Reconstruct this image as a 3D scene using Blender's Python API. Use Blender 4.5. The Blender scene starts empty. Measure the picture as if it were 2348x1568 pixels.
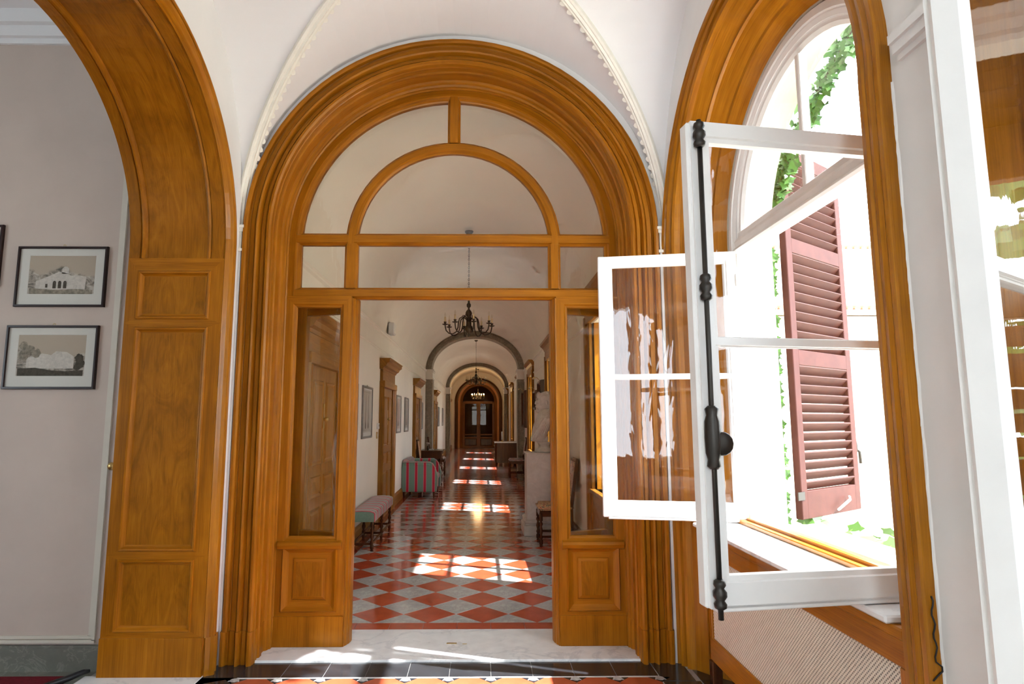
import bpy, bmesh, math, random
from mathutils import Vector, Matrix
random.seed(7)
PI = math.pi
SC = bpy.context.scene
COL = SC.collection

# ------------------------------------------------------------------ camera, sky, sun, exposure
F_PX, PP_X = 1400.0, 1120.0
cam_d = bpy.data.cameras.new('camera'); cam = bpy.data.objects.new('camera', cam_d); COL.objects.link(cam)
cam_d.sensor_fit = 'HORIZONTAL'; cam_d.sensor_width = 36.0
cam_d.lens = F_PX / 2348.0 * 36.0
cam_d.shift_x = (1174.0 - PP_X) / 2348.0
cam_d.clip_start = 0.05; cam_d.clip_end = 400
cam.location = (0, 0, 1.55)
cam.rotation_euler = (PI / 2 + math.atan(177 / 1400.0), 0, -math.radians(0.7))
SC.camera = cam

SUN_DIR = Vector((-1.0, 0.33, -1.15)).normalized()      # the way the light travels
world = bpy.data.worlds.new('sky'); SC.world = world; world.use_nodes = True
wn = world.node_tree; wn.nodes.clear()
w_out = wn.nodes.new('ShaderNodeOutputWorld'); w_bg = wn.nodes.new('ShaderNodeBackground')
w_sky = wn.nodes.new('ShaderNodeTexSky'); w_sky.sky_type = 'HOSEK_WILKIE'
w_sky.sun_direction = -SUN_DIR; w_sky.turbidity = 6.0; w_sky.ground_albedo = 0.5
w_mix = wn.nodes.new('ShaderNodeMix'); w_mix.data_type = 'RGBA'; w_mix.inputs[0].default_value = 0.85
w_mix.inputs[7].default_value = (0.80, 0.91, 1.0, 1)
wn.links.new(w_sky.outputs[0], w_mix.inputs[6]); wn.links.new(w_mix.outputs[2], w_bg.inputs[0])
wn.links.new(w_bg.outputs[0], w_out.inputs[0])
w_bg.inputs[1].default_value = 7.0
sun_d = bpy.data.lights.new('sun', 'SUN'); sun_d.energy = 18.0; sun_d.angle = math.radians(0.8); sun_d.color = (0.97, 0.985, 1.0)
sun = bpy.data.objects.new('sun', sun_d); COL.objects.link(sun)
sun.rotation_euler = SUN_DIR.to_track_quat('-Z', 'Y').to_euler()
vs = SC.view_settings
vs.view_transform = 'Standard'; vs.look = 'None'; vs.gamma = 1.0; vs.use_curve_mapping = False
vs.exposure = 0.80
try:
    cy = SC.cycles
    cy.max_bounces = 7; cy.diffuse_bounces = 4; cy.glossy_bounces = 3; cy.use_adaptive_sampling = True; cy.adaptive_threshold = 0.1; cy.adaptive_min_samples = 16; cy.transparent_max_bounces = 14
    cy.sample_clamp_indirect = 6.0; cy.use_denoising = True; cy.caustics_reflective = False
    world.cycles.sampling_method = 'MANUAL'; world.cycles.sample_map_resolution = 512
except Exception:
    pass

# ------------------------------------------------------------------ materials
def nmat(name):
    m = bpy.data.materials.new(name); m.use_nodes = True
    nt = m.node_tree; b = nt.nodes['Principled BSDF']
    return m, nt, b

def ramp(nt, stops):
    r = nt.nodes.new('ShaderNodeValToRGB'); e = r.color_ramp.elements
    while len(e) < len(stops): e.new(0.5)
    for el, (p, c) in zip(e, stops):
        el.position = p; el.color = (*c, 1)
    return r

def coords(nt, kind='Object', scale=(1, 1, 1)):
    t = nt.nodes.new('ShaderNodeTexCoord'); mp = nt.nodes.new('ShaderNodeMapping')
    mp.inputs['Scale'].default_value = scale
    nt.links.new(t.outputs[kind], mp.inputs[0])
    return mp.outputs[0]

def noise(nt, vec, scale, detail=4, dist=0.0, rough=0.55):
    n = nt.nodes.new('ShaderNodeTexNoise'); n.inputs['Scale'].default_value = scale
    n.inputs['Detail'].default_value = detail; n.inputs['Distortion'].default_value = dist
    n.inputs['Roughness'].default_value = rough
    nt.links.new(vec, n.inputs['Vector'])
    return n

def bump(nt, b, h, strength, dist=0.01):
    bp = nt.nodes.new('ShaderNodeBump'); bp.inputs['Strength'].default_value = strength
    bp.inputs['Distance'].default_value = dist
    nt.links.new(h, bp.inputs['Height']); nt.links.new(bp.outputs[0], b.inputs['Normal'])

def wood(name, dark, mid, light, rough=0.36, coat=0.08, figure=1.0, tint=(1.0, 0.9, 0.7, 1)):
    """varnished wood: UV u runs along the grain in metres, v across"""
    m, nt, b = nmat(name)
    v1 = coords(nt, 'UV', (1.1, 26, 1) if figure < 2 else (figure, 8.5, 1)); n1 = noise(nt, v1, 1.0, 6, 0.9 if figure < 2 else 2.6, 0.6)
    v2 = coords(nt, 'UV', (5.0, 240, 1)); n2 = noise(nt, v2, 1.0, 2, 0.0, 0.5)
    v3 = coords(nt, 'Object', (1, 1, 1)); n3 = noise(nt, v3, 2.3, 3, 0.4)
    r = ramp(nt, [(0.25, dark), (0.5, mid), (0.75, light)])
    nt.links.new(n1.outputs[0], r.inputs[0])
    mx = nt.nodes.new('ShaderNodeMix'); mx.data_type = 'RGBA'; mx.blend_type = 'MULTIPLY'; mx.inputs[0].default_value = 0.45
    r2 = ramp(nt, [(0.35, (0.62, 0.55, 0.5)), (0.6, (1.1, 1.1, 1.1))]); nt.links.new(n2.outputs[0], r2.inputs[0])
    nt.links.new(r.outputs[0], mx.inputs[6]); nt.links.new(r2.outputs[0], mx.inputs[7])
    mx2 = nt.nodes.new('ShaderNodeMix'); mx2.data_type = 'RGBA'; mx2.blend_type = 'MULTIPLY'; mx2.inputs[0].default_value = 0.6
    r3 = ramp(nt, [(0.3, (0.7, 0.66, 0.62)), (0.65, (1.12, 1.12, 1.1))]); nt.links.new(n3.outputs[0], r3.inputs[0])
    nt.links.new(mx.outputs[2], mx2.inputs[6]); nt.links.new(r3.outputs[0], mx2.inputs[7])
    nt.links.new(mx2.outputs[2], b.inputs['Base Color'])
    b.inputs['Roughness'].default_value = rough; b.inputs['Coat Weight'].default_value = coat
    b.inputs['Coat Roughness'].default_value = 0.18; b.inputs['Specular Tint'].default_value = (1.0, 0.72, 0.35, 1); b.inputs['Coat Tint'].default_value = tint; b.inputs['Specular IOR Level'].default_value = 0.3
    bump(nt, b, n2.outputs[0], 0.08, 0.002)
    return m

def paint(name, col, rough=0.6, var=0.05, scale=3.0, bmp=0.05, bscale=60, spec=0.3):
    m, nt, b = nmat(name)
    v = coords(nt); n = noise(nt, v, scale, 5, 0.3)
    lo = tuple(c * (1 - var) for c in col); hi = tuple(min(1, c * (1 + var)) for c in col)
    r = ramp(nt, [(0.3, lo), (0.7, hi)]); nt.links.new(n.outputs[0], r.inputs[0])
    nt.links.new(r.outputs[0], b.inputs['Base Color']); b.inputs['Roughness'].default_value = rough
    b.inputs['Specular IOR Level'].default_value = spec
    if bmp:
        n2 = noise(nt, v, bscale, 3); bump(nt, b, n2.outputs[0], bmp, 0.004)
    return m

def marble(name, base, vein, rough=0.2, scale=2.5, lo=0.45, hi=0.62):
    m, nt, b = nmat(name)
    v = coords(nt); n = noise(nt, v, scale, 8, 1.6, 0.62)
    r = ramp(nt, [(0.0, base), (lo, base), ((lo + hi) / 2, vein), (hi, base)])
    nt.links.new(n.outputs[0], r.inputs[0])
    n2 = noise(nt, v, scale * 5, 5); mx = nt.nodes.new('ShaderNodeMix'); mx.data_type = 'RGBA'; mx.blend_type = 'MULTIPLY'; mx.inputs[0].default_value = 0.5
    r2 = ramp(nt, [(0.3, (0.8, 0.8, 0.8)), (0.7, (1.06, 1.06, 1.06))]); nt.links.new(n2.outputs[0], r2.inputs[0])
    nt.links.new(r.outputs[0], mx.inputs[6]); nt.links.new(r2.outputs[0], mx.inputs[7])
    nt.links.new(mx.outputs[2], b.inputs['Base Color']); b.inputs['Roughness'].default_value = rough
    return m

def glass(name, wavy=0.15, tint=(1, 1, 1), f0=0.042):
    m, nt, b = nmat(name); nt.nodes.remove(b)
    out = nt.nodes['Material Output']
    tr = nt.nodes.new('ShaderNodeBsdfTransparent'); tr.inputs[0].default_value = (*tint, 1)
    gl = nt.nodes.new('ShaderNodeBsdfGlossy'); gl.inputs['Roughness'].default_value = 0.0
    lw = nt.nodes.new('ShaderNodeLayerWeight'); lw.inputs[0].default_value = 0.5
    pw = nt.nodes.new('ShaderNodeMath'); pw.operation = 'POWER'; pw.inputs[1].default_value = 4.5
    ml = nt.nodes.new('ShaderNodeMath'); ml.operation = 'MULTIPLY_ADD'; ml.inputs[1].default_value = 0.88; ml.inputs[2].default_value = f0
    mx = nt.nodes.new('ShaderNodeMixShader')
    nt.links.new(lw.outputs['Facing'], pw.inputs[0]); nt.links.new(pw.outputs[0], ml.inputs[0])
    nt.links.new(ml.outputs[0], mx.inputs[0]); nt.links.new(tr.outputs[0], mx.inputs[1]); nt.links.new(gl.outputs[0], mx.inputs[2])
    nt.links.new(mx.outputs[0], out.inputs[0])
    if wavy:
        v = coords(nt, 'Object', (4, 4, 1.5)); n = noise(nt, v, 3.0, 2, 0.5)
        bp = nt.nodes.new('ShaderNodeBump'); bp.inputs['Strength'].default_value = wavy; bp.inputs['Distance'].default_value = 0.01
        nt.links.new(n.outputs[0], bp.inputs['Height']); nt.links.new(bp.outputs[0], gl.inputs['Normal'])
    return m

def emit(name, col, strength):
    m, nt, b = nmat(name)
    b.inputs['Base Color'].default_value = (*col, 1)
    b.inputs['Emission Color'].default_value = (*col, 1); b.inputs['Emission Strength'].default_value = strength
    return m

def metal(name, col, rough=0.4):
    m, nt, b = nmat(name); b.inputs['Base Color'].default_value = (*col, 1)
    b.inputs['Metallic'].default_value = 0.9; b.inputs['Roughness'].default_value = rough
    v = coords(nt); n = noise(nt, v, 40, 4); bump(nt, b, n.outputs[0], 0.15, 0.003)
    return m

def stripes(name, seq, axis=0, period=0.2, off=0.0):
    """woven stripes: seq of (upto fraction, colour) along one object axis"""
    m, nt, b = nmat(name)
    t = nt.nodes.new('ShaderNodeTexCoord'); s = nt.nodes.new('ShaderNodeSeparateXYZ'); nt.links.new(t.outputs['Object'], s.inputs[0])
    ma = nt.nodes.new('ShaderNodeMath'); ma.operation = 'MULTIPLY_ADD'; ma.inputs[1].default_value = 1 / period; ma.inputs[2].default_value = off + 50
    nt.links.new(s.outputs[axis], ma.inputs[0])
    fr = nt.nodes.new('ShaderNodeMath'); fr.operation = 'FRACT'; nt.links.new(ma.outputs[0], fr.inputs[0])
    r = ramp(nt, seq); r.color_ramp.interpolation = 'CONSTANT'; nt.links.new(fr.outputs[0], r.inputs[0])
    nt.links.new(r.outputs[0], b.inputs['Base Color']); b.inputs['Roughness'].default_value = 0.85
    b.inputs['Sheen Weight'].default_value = 0.2
    n = noise(nt, coords(nt), 300, 2); bump(nt, b, n.outputs[0], 0.2, 0.002)
    return m

def blotch(name, stops, scale=14, rough=0.85):
    m, nt, b = nmat(name)
    n = noise(nt, coords(nt), scale, 3, 1.2); r = ramp(nt, stops); r.color_ramp.interpolation = 'CONSTANT'
    nt.links.new(n.outputs[0], r.inputs[0]); nt.links.new(r.outputs[0], b.inputs['Base Color']); b.inputs['Roughness'].default_value = rough
    return m

WOOD = wood('oak_varnish', (0.215, 0.066, 0.0025), (0.325, 0.108, 0.0040), (0.42, 0.152, 0.0075))
WOODG = wood('oak_golden', (0.27, 0.090, 0.003), (0.38, 0.137, 0.0055), (0.47, 0.185, 0.010), coat=0.3, tint=(1, 1, 1, 1))
WOODP = wood('oak_panel', (0.19, 0.060, 0.002), (0.295, 0.100, 0.0035), (0.37, 0.136, 0.006), figure=2.6)
WOODD = wood('walnut_dark', (0.035, 0.012, 0.006), (0.07, 0.024, 0.011), (0.11, 0.04, 0.017), rough=0.25)
WOODC = wood('corridor_oak', (0.17, 0.066, 0.008), (0.28, 0.115, 0.016), (0.36, 0.155, 0.026))
MAHO = wood('far_door_oak', (0.10, 0.028, 0.003), (0.17, 0.052, 0.006), (0.23, 0.075, 0.010))
WALL = paint('wall_plaster', (0.77, 0.755, 0.735), 0.7, 0.03)
CEIL = paint('vault_plaster', (0.80, 0.785, 0.77), 0.75, 0.02, 1.5, 0.03)
CORR = paint('corridor_plaster', (0.80, 0.735, 0.62), 0.7, 0.03, 1.5, 0.03)
STUC = paint('stucco_trim', (0.80, 0.77, 0.68), 0.6, 0.05, 12)
STONE = marble('grey_stone', (0.33, 0.27, 0.175), (0.21, 0.17, 0.11), 0.55, 6, 0.4, 0.6)
SLATE = marble('grey_skirting', (0.16, 0.16, 0.13), (0.24, 0.24, 0.2), 0.5, 5, 0.5, 0.56)
MARB = marble('white_marble', (0.84, 0.84, 0.83), (0.68, 0.69, 0.70), 0.16, 2.0, 0.5, 0.58)
BUST = marble('bust_marble', (0.60, 0.54, 0.46), (0.55, 0.49, 0.41), 0.6, 5, 0.45, 0.6)
PEDM = marble('pedestal_marble', (0.62, 0.56, 0.49), (0.57, 0.50, 0.43), 0.5, 3, 0.4, 0.6)
T_RED = paint('red_tile', (0.44, 0.065, 0.025), 0.10, 0.16, 7, 0.03, 40, 0.5)
T_WHT = marble('grey_white_tile', (0.52, 0.51, 0.49), (0.38, 0.37, 0.35), 0.10, 6, 0.42, 0.62)
T_BLK = paint('black_tile', (0.022, 0.023, 0.026), 0.16, 0.3, 9, 0.03, 40, 0.5)
T_ORG = paint('orange_tile', (0.46, 0.095, 0.042), 0.18, 0.18, 6, 0.03, 40, 0.5)
T_GROUT = paint('grout', (0.42, 0.40, 0.37), 0.8, 0.1, 20)
WHITEP = paint('white_gloss_paint', (0.80, 0.78, 0.75), 0.35, 0.04, 6, 0.04, 25, 0.5)
GLASS = glass('pane_glass', 0.06)
GLASSW = glass('old_wavy_glass', 0.10, (0.98, 0.985, 0.97))
GLASSE = glass('far_door_glass', 0.0, (0.85, 0.72, 0.55), 0.012)
IRON = metal('black_iron', (0.05, 0.045, 0.04), 0.45)
BRONZE = metal('dark_bronze', (0.07, 0.05, 0.03), 0.4)
BRASS = metal('brass', (0.55, 0.38, 0.14), 0.3)
CANDLE = paint('candle_sleeve', (0.62, 0.46, 0.24), 0.6, 0.1, 30)
BULB_OFF = glass('bulb_glass', 0.0, (0.95, 0.93, 0.88))
BULB_ON = emit('lit_bulb', (1.0, 0.66, 0.28), 45)
SHUT = paint('shutter_brown', (0.055, 0.017, 0.013), 0.55, 0.15, 12, 0.1, 30, 0.12)
MESHM = paint('cream_grille', (0.78, 0.70, 0.58), 0.5, 0.05)
LEAF = blotch('ivy_leaf', [(0.0, (0.03, 0.09, 0.012)), (0.45, (0.06, 0.17, 0.025)), (0.6, (0.14, 0.28, 0.05))], 7, 0.45)
LEAF2 = blotch('ground_leaf', [(0.0, (0.07, 0.16, 0.03)), (0.5, (0.16, 0.28, 0.06))], 7, 0.5)
STEMM = paint('vine_bark', (0.08, 0.05, 0.03), 0.9, 0.2, 30)
EXTW = paint('cream_render', (0.50, 0.46, 0.37), 0.9, 0.08, 2.5, 0.15, 30)
EXTP = paint('pink_render', (0.62, 0.45, 0.36), 0.9, 0.12, 2.5, 0.15, 30)
TERRA = paint('terracotta', (0.42, 0.20, 0.12), 0.85, 0.2, 10)
GRAVEL = paint('pale_gravel', (0.50, 0.46, 0.38), 0.95, 0.15, 30, 0.3, 80)
REDC = paint('red_carpet', (0.13, 0.012, 0.018), 0.95, 0.25, 60, 0.3, 200, 0.1)
BLACK = paint('black_rubber', (0.012, 0.012, 0.014), 0.4, 0.1)
FRAMEB = paint('black_frame', (0.018, 0.006, 0.005), 0.3, 0.1)
FRAMEG = paint('silver_frame', (0.20, 0.18, 0.15), 0.4, 0.15, 20)
MATB = paint('mount_board', (0.60, 0.58, 0.52), 0.9, 0.03)
PLASTIC = paint('white_plastic', (0.70, 0.69, 0.66), 0.4, 0.02)
GREEN = (0.13, 0.21, 0.155); RED = (0.42, 0.008, 0.03); PINK = (0.5, 0.27, 0.25)
ST_SOFA = stripes('sofa_stripe', [(0, GREEN), (0.44, PINK), (0.48, RED), (0.76, PINK), (0.80, GREEN), (0.99, GREEN)], 0, 0.172, 0.02)
ST_SOFAY = stripes('sofa_stripe_lengthways', [(0, GREEN), (0.30, PINK), (0.40, RED), (0.66, PINK), (0.76, GREEN), (0.99, GREEN)], 1, 0.11)
ST_BENCH = stripes('bench_stripe', [(0, (.34, .31, .25)), (0.30, PINK), (0.34, RED), (0.62, PINK), (0.66, (.34, .31, .25)), (0.84, (.22, .06, .07))], 1, 0.22)
GREENF = paint('green_cloth', (0.15, 0.23, 0.17), 0.9, 0.1, 40)
TAPES = blotch('tapestry', [(0, (0.30, 0.03, 0.03)), (0.40, (0.55, 0.36, 0.18)), (0.52, (0.50, 0.22, 0.12)), (0.58, (0.10, 0.12, 0.08)), (0.64, (0.6, 0.45, 0.28))], 16)
TAPES2 = blotch('grey_tapestry', [(0, (0.25, 0.2, 0.2)), (0.45, (0.55, 0.5, 0.45)), (0.56, (0.4, 0.2, 0.15))], 16)
DARKIN = paint('dark_interior', (0.16, 0.10, 0.055), 0.9, 0.1)
ORANGE_LIT = paint('orange_lit_reveal', (0.62, 0.30, 0.12), 0.8, 0.05)  # orange light put into the colour of the far door's reveal ring

# ------------------------------------------------------------------ mesh builder
class MB:
    def __init__(s):
        s.v = []; s.f = []; s.uv = []; s.m = []; s.sm = []
    def vert(s, p):
        s.v.append(tuple(p)); return len(s.v) - 1
    def face(s, idx, m=0, uv=None, smooth=False):
        s.f.append(list(idx)); s.uv.append(uv); s.m.append(m); s.sm.append(smooth)
    def poly(s, pts, m=0, smooth=False):
        s.face([s.vert(p) for p in pts], m, None, smooth)
    def box(s, x0, x1, y0, y1, z0, z1, m=0):
        b = len(s.v)
        for z in (z0, z1):
            for p in ((x0, y0), (x1, y0), (x1, y1), (x0, y1)): s.v.append((p[0], p[1], z))
        for q in ((3, 2, 1, 0), (4, 5, 6, 7), (0, 1, 5, 4), (1, 2, 6, 5), (2, 3, 7, 6), (3, 0, 4, 7)):
            s.face([b + i for i in q], m)
        return s
    def cbox(s, x0, x1, y0, y1, z0, z1, c=0.004, m=0):
        """box with chamfered edges"""
        bm = bmesh.new(); bmesh.ops.create_cube(bm, size=1)
        for v in bm.verts:
            v.co = Vector(((x0 + x1) / 2 + v.co.x * (x1 - x0), (y0 + y1) / 2 + v.co.y * (y1 - y0), (z0 + z1) / 2 + v.co.z * (z1 - z0)))
        bmesh.ops.bevel(bm, geom=bm.edges[:], offset=c, segments=1, affect='EDGES')
        s.add_bm(bm, m); return s
    def add_bm(s, bm, m=0, smooth=False, mat=None):
        b = len(s.v); bm.verts.ensure_lookup_table(); bm.verts.index_update()
        for v in bm.verts: s.v.append(tuple(mat @ v.co if mat else v.co))
        for f in bm.faces: s.face([b + v.index for v in f.verts], m, None, smooth)
        bm.free()
    def grid(s, rows, m=0, smooth=False, closed_u=False, closed_v=False, ulen=None):
        """rows: list of equally long lists of points; u runs along rows index"""
        n = len(rows[0]); ids = [[s.vert(p) for p in r] for r in rows]
        us = [0.0]
        for i in range(1, len(rows)):
            us.append(us[-1] + (Vector(rows[i][n // 2]) - Vector(rows[i - 1][n // 2])).length)
        vv = [0.0]
        for j in range(1, n): vv.append(vv[-1] + (Vector(rows[0][j]) - Vector(rows[0][j - 1])).length)
        R = range(len(rows) if closed_u else len(rows) - 1)
        for i in R:
            i2 = (i + 1) % len(rows); u2 = us[i2] if i2 else us[-1] + 0.1
            for j in range(n if closed_v else n - 1):
                j2 = (j + 1) % n; v2 = vv[j2] if j2 else vv[-1] + 0.05
                s.face([ids[i][j], ids[i][j2], ids[i2][j2], ids[i2][j]], m, [(us[i], vv[j]), (us[i], v2), (u2, v2), (u2, vv[j])], smooth)
        return ids
    def solid_sweep(s, rows, m=0, smooth=False):
        """closed profile rows swept, with end caps"""
        ids = s.grid(rows, m, smooth, closed_v=True)
        s.face(list(reversed(ids[0])), m); s.face(ids[-1], m)
    def lathe(s, prof, c=(0, 0, 0), seg=16, m=0, smooth=True, axis='z'):
        rows = []
        for r, z in prof:
            row = []
            for k in range(seg):
                a = 2 * PI * k / seg; p = (r * math.cos(a), r * math.sin(a), z)
                if axis == 'y': p = (p[0], p[2], p[1])
                elif axis == 'x': p = (p[2], p[0], p[1])
                row.append((c[0] + p[0], c[1] + p[1], c[2] + p[2]))
            rows.append(row)
        ids = s.grid(rows, m, smooth, closed_v=True)
        s.face(list(reversed(ids[0])), m); s.face(ids[-1], m)
        return s
    def tube(s, pts, r, seg=8, m=0, smooth=True, closed=False):
        pts = [Vector(p) for p in pts]; n = len(pts); rows = []
        up = Vector((0, 0, 1)); t0 = (pts[1] - pts[0]).normalized()
        if abs(t0.dot(up)) > 0.9: up = Vector((1, 0, 0))
        nrm = t0.cross(up).normalized()
        for i, p in enumerate(pts):
            a = pts[(i - 1) % n] if (i or closed) else pts[0]; b = pts[(i + 1) % n] if (i < n - 1 or closed) else pts[-1]
            t = (b - a).normalized(); nrm = (nrm - t * nrm.dot(t)).normalized(); bn = t.cross(nrm)
            rr = r[i] if isinstance(r, (list, tuple)) else r
            rows.append([p + (nrm * math.cos(2 * PI * k / seg) + bn * math.sin(2 * PI * k / seg)) * rr for k in range(seg)])
        ids = s.grid(rows, m, smooth, closed_u=closed, closed_v=True)
        if not closed:
            s.face(list(reversed(ids[0])), m); s.face(ids[-1], m)
        return s
    def nested(s, o, u, v, n, loops, cap=True, m=0, capm=None, back=None):
        """rectangle loops [(u0,u1,v0,v1,depth)] bridged in turn: mouldings with mitred corners"""
        o, u, v, n = Vector(o), Vector(u), Vector(v), Vector(n); ids = []
        for (u0, u1, v0, v1, d) in loops:
            ids.append([s.vert(o + u * a + v * b + n * d) for a, b in ((u0, v0), (u1, v0), (u1, v1), (u0, v1))])
        for A, B, LA, LB in zip(ids[:-1], ids[1:], loops[:-1], loops[1:]):
            for k in range(4):
                k2 = (k + 1) % 4
                L = [(LA[0], LA[2]), (LA[1], LA[2]), (LA[1], LA[3]), (LA[0], LA[3])]
                Q = [(LB[0], LB[2]), (LB[1], LB[2]), (LB[1], LB[3]), (LB[0], LB[3])]
                uvf = (lambda p: (p[0] + 3.1, p[1])) if k in (0, 2) else (lambda p: (p[1], p[0]))
                s.face([A[k], A[k2], B[k2], B[k]], m, [uvf(L[k]), uvf(L[k2]), uvf(Q[k2]), uvf(Q[k])])
        if cap:
            L = loops[-1]
            s.face(ids[-1], m if capm is None else capm, [(L[2], L[0]), (L[2], L[1]), (L[3], L[1]), (L[3], L[0])])
        if back is not None:
            L = loops[0]
            bk = [s.vert(o + u * a + v * b + n * back) for a, b in ((L[0], L[2]), (L[1], L[2]), (L[1], L[3]), (L[0], L[3]))]
            for k in range(4): s.face([bk[k], bk[(k + 1) % 4], ids[0][(k + 1) % 4], ids[0][k]], m)
            s.face(list(reversed(bk)), m)
        return s
    def prism(s, poly, o, u, v, n, t, m=0):
        o, u, v, n = Vector(o), Vector(u), Vector(v), Vector(n)
        a = [s.vert(o + u * p[0] + v * p[1]) for p in poly]; b = [s.vert(o + u * p[0] + v * p[1] + n * t) for p in poly]
        s.face(list(reversed(a)), m); s.face(b, m)
        for i in range(len(poly)):
            j = (i + 1) % len(poly); s.face([a[i], a[j], b[j], b[i]], m)
        return s
    def mesh(s, name, mats, off=(0, 0, 0), grain='z'):
        me = bpy.data.meshes.new(name)
        me.from_pydata([(p[0] - off[0], p[1] - off[1], p[2] - off[2]) for p in s.v], [], s.f)
        for mt in (mats if isinstance(mats, (list, tuple)) else [mats]): me.materials.append(mt)
        me.polygons.foreach_set('material_index', s.m); me.polygons.foreach_set('use_smooth', s.sm)
        ul = me.uv_layers.new(name='UVMap'); g = 'xyz'.index(grain); li = 0; buf = []
        for f, uv in zip(s.f, s.uv):
            for k, vi in enumerate(f):
                if uv: buf.extend(uv[k])
                else:
                    p = s.v[vi]; o = [p[i] for i in range(3) if i != g]; buf.extend((p[g], o[0] + 0.83 * o[1]))
        ul.data.foreach_set('uv', buf)
        bm = bmesh.new(); bm.from_mesh(me); bmesh.ops.recalc_face_normals(bm, faces=bm.faces[:]); bm.to_mesh(me); bm.free()
        me.update(); return me
    def build(s, name, mats, parent=None, grain='z', local=False, off=None):
        o_ = (0, 0, 0)
        if off is not None: o_ = off
        elif parent is not None and not local: o_ = tuple(world_loc(parent))
        ob = bpy.data.objects.new(name, s.mesh(name, mats, o_, grain)); COL.objects.link(ob)
        if parent is not None: ob.parent = parent
        elif off is not None: ob.location = off
        return ob

def world_loc(o):
    v = Vector(o.location); p = o.parent
    while p is not None:
        v += Vector(p.location); p = p.parent
    return v

def tag(o, label=None, cat=None, group=None, kind=None):
    if label: o['label'] = label
    if cat: o['category'] = cat
    if group: o['group'] = group
    if kind: o['kind'] = kind
    return o

def empty(name, loc=(0, 0, 0), rz=0.0, parent=None):
    o = bpy.data.objects.new(name, None); COL.objects.link(o); o.location = loc; o.rotation_euler = (0, 0, rz)
    o.empty_display_size = 0.1
    if parent is not None: o.parent = parent
    return o

def put(name, me, parent, loc=(0, 0, 0), rz=0.0):
    o = bpy.data.objects.new(name, me); COL.objects.link(o); o.parent = parent; o.location = loc; o.rotation_euler = (0, 0, rz)
    return o

def copy_tree(o, parent=None):
    c = o.copy(); COL.objects.link(c); c.parent = parent
    for ch in o.children: copy_tree(ch, c)
    return c

def arc(c0, c1, R0, R1, a0, a1, n):
    return [(c0 + R0 * math.cos(a0 + (a1 - a0) * k / n), c1 + R1 * math.sin(a0 + (a1 - a0) * k / n)) for k in range(n + 1)]

def stations(z0, zs, n=36, both=True, nj=2):
    """jamb up, half circle, jamb down: (cos, sin, z base, u)"""
    st = [(1, 0, z0 + (zs - z0) * k / nj, 0.0) for k in range(nj)] if z0 < zs else []
    st += [(math.cos(PI * k / n), math.sin(PI * k / n), zs, k / n) for k in range(n + 1)]
    if z0 < zs: st += [(-1, 0, zs - (zs - z0) * k / nj, 1.0) for k in range(1, nj + 1)]
    return st

def arch_rows(plane, c, st, prof, prof2=None):
    rows = []
    for (cs, sn, z, u) in st:
        row = []
        for k, (r, d) in enumerate(prof):
            if prof2: r += (prof2[k][0] - r) * u; d += (prof2[k][1] - d) * u
            a = c + cs * r
            row.append((a, d, z + sn * r) if plane == 'Y' else (d, a, z + sn * r))
        rows.append(row)
    return rows

def arch_sweep(plane, c, z0, zs, prof, mats, name, parent, n=36, prof2=None, smooth=False):
    mb = MB(); mb.solid_sweep(arch_rows(plane, c, stations(z0, zs, n), prof, prof2), smooth=smooth)
    return mb.build(name, mats, parent)

def arch_wall(mb, plane, p0, p1, u0, u1, z0, z1, holes, n=28):
    """wall between p0 and p1 with round-headed holes (uc, R, zs, zsill)"""
    def P(u, z, p): return (u, p, z) if plane == 'Y' else (p, u, z)
    holes = sorted(holes); cuts = [u0]
    for (uc, R, zs, zb) in holes: cuts += [uc - R, uc + R]
    cuts.append(u1)
    for k in range(0, len(cuts), 2):
        a, b = cuts[k], cuts[k + 1]
        if b - a > 1e-4:
            for p in (p0, p1): mb.poly([P(a, z0, p), P(b, z0, p), P(b, z1, p), P(a, z1, p)])
    for (uc, R, zs, zb) in holes:
        pts = [(uc - R * math.cos(PI * k / n), zs + R * math.sin(PI * k / n)) for k in range(n + 1)]
        for p in (p0, p1):
            for A, B in zip(pts[:-1], pts[1:]): mb.poly([P(A[0], A[1], p), P(B[0], B[1], p), P(B[0], z1, p), P(A[0], z1, p)])
            if zb > z0: mb.poly([P(uc - R, z0, p), P(uc + R, z0, p), P(uc + R, zb, p), P(uc - R, zb, p)])
        ring = [(uc - R, zb)] + pts + [(uc + R, zb)]
        for A, B in zip(ring[:-1], ring[1:]): mb.poly([P(A[0], A[1], p0), P(B[0], B[1], p0), P(B[0], B[1], p1), P(A[0], A[1], p1)])
        if zb > z0: mb.poly([P(uc - R, zb, p0), P(uc + R, zb, p0), P(uc + R, zb, p1), P(uc - R, zb, p1)])
    for u in (u0, u1): mb.poly([P(u, z0, p0), P(u, z1, p0), P(u, z1, p1), P(u, z0, p1)])
    mb.poly([P(u0, z1, p0), P(u1, z1, p0), P(u1, z1, p1), P(u0, z1, p1)])

def rect_wall(mb, p0, p1, u0, u1, z0, z1, holes):
    """wall along Y between X = p0 and p1 with rectangular holes (ua, ub, za, zb)"""
    cuts = [u0]
    for h in sorted(holes): cuts += [h[0], h[1]]
    cuts.append(u1)
    for k in range(0, len(cuts), 2): mb.box(min(p0, p1), max(p0, p1), cuts[k], cuts[k + 1], z0, z1)
    for (ua, ub, za, zb) in holes:
        if za > z0: mb.box(min(p0, p1), max(p0, p1), ua, ub, z0, za)
        mb.box(min(p0, p1), max(p0, p1), ua, ub, zb, z1)

# ------------------------------------------------------------------ the setting: vestibule shell
XL, XR = -1.675, 1.29           # vestibule side walls
YD, YB = 4.16, 4.74             # front and back of the wall with the glazed door
CX, ZD = -0.207, 2.84           # door arch centre
S = 'structure'

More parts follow.
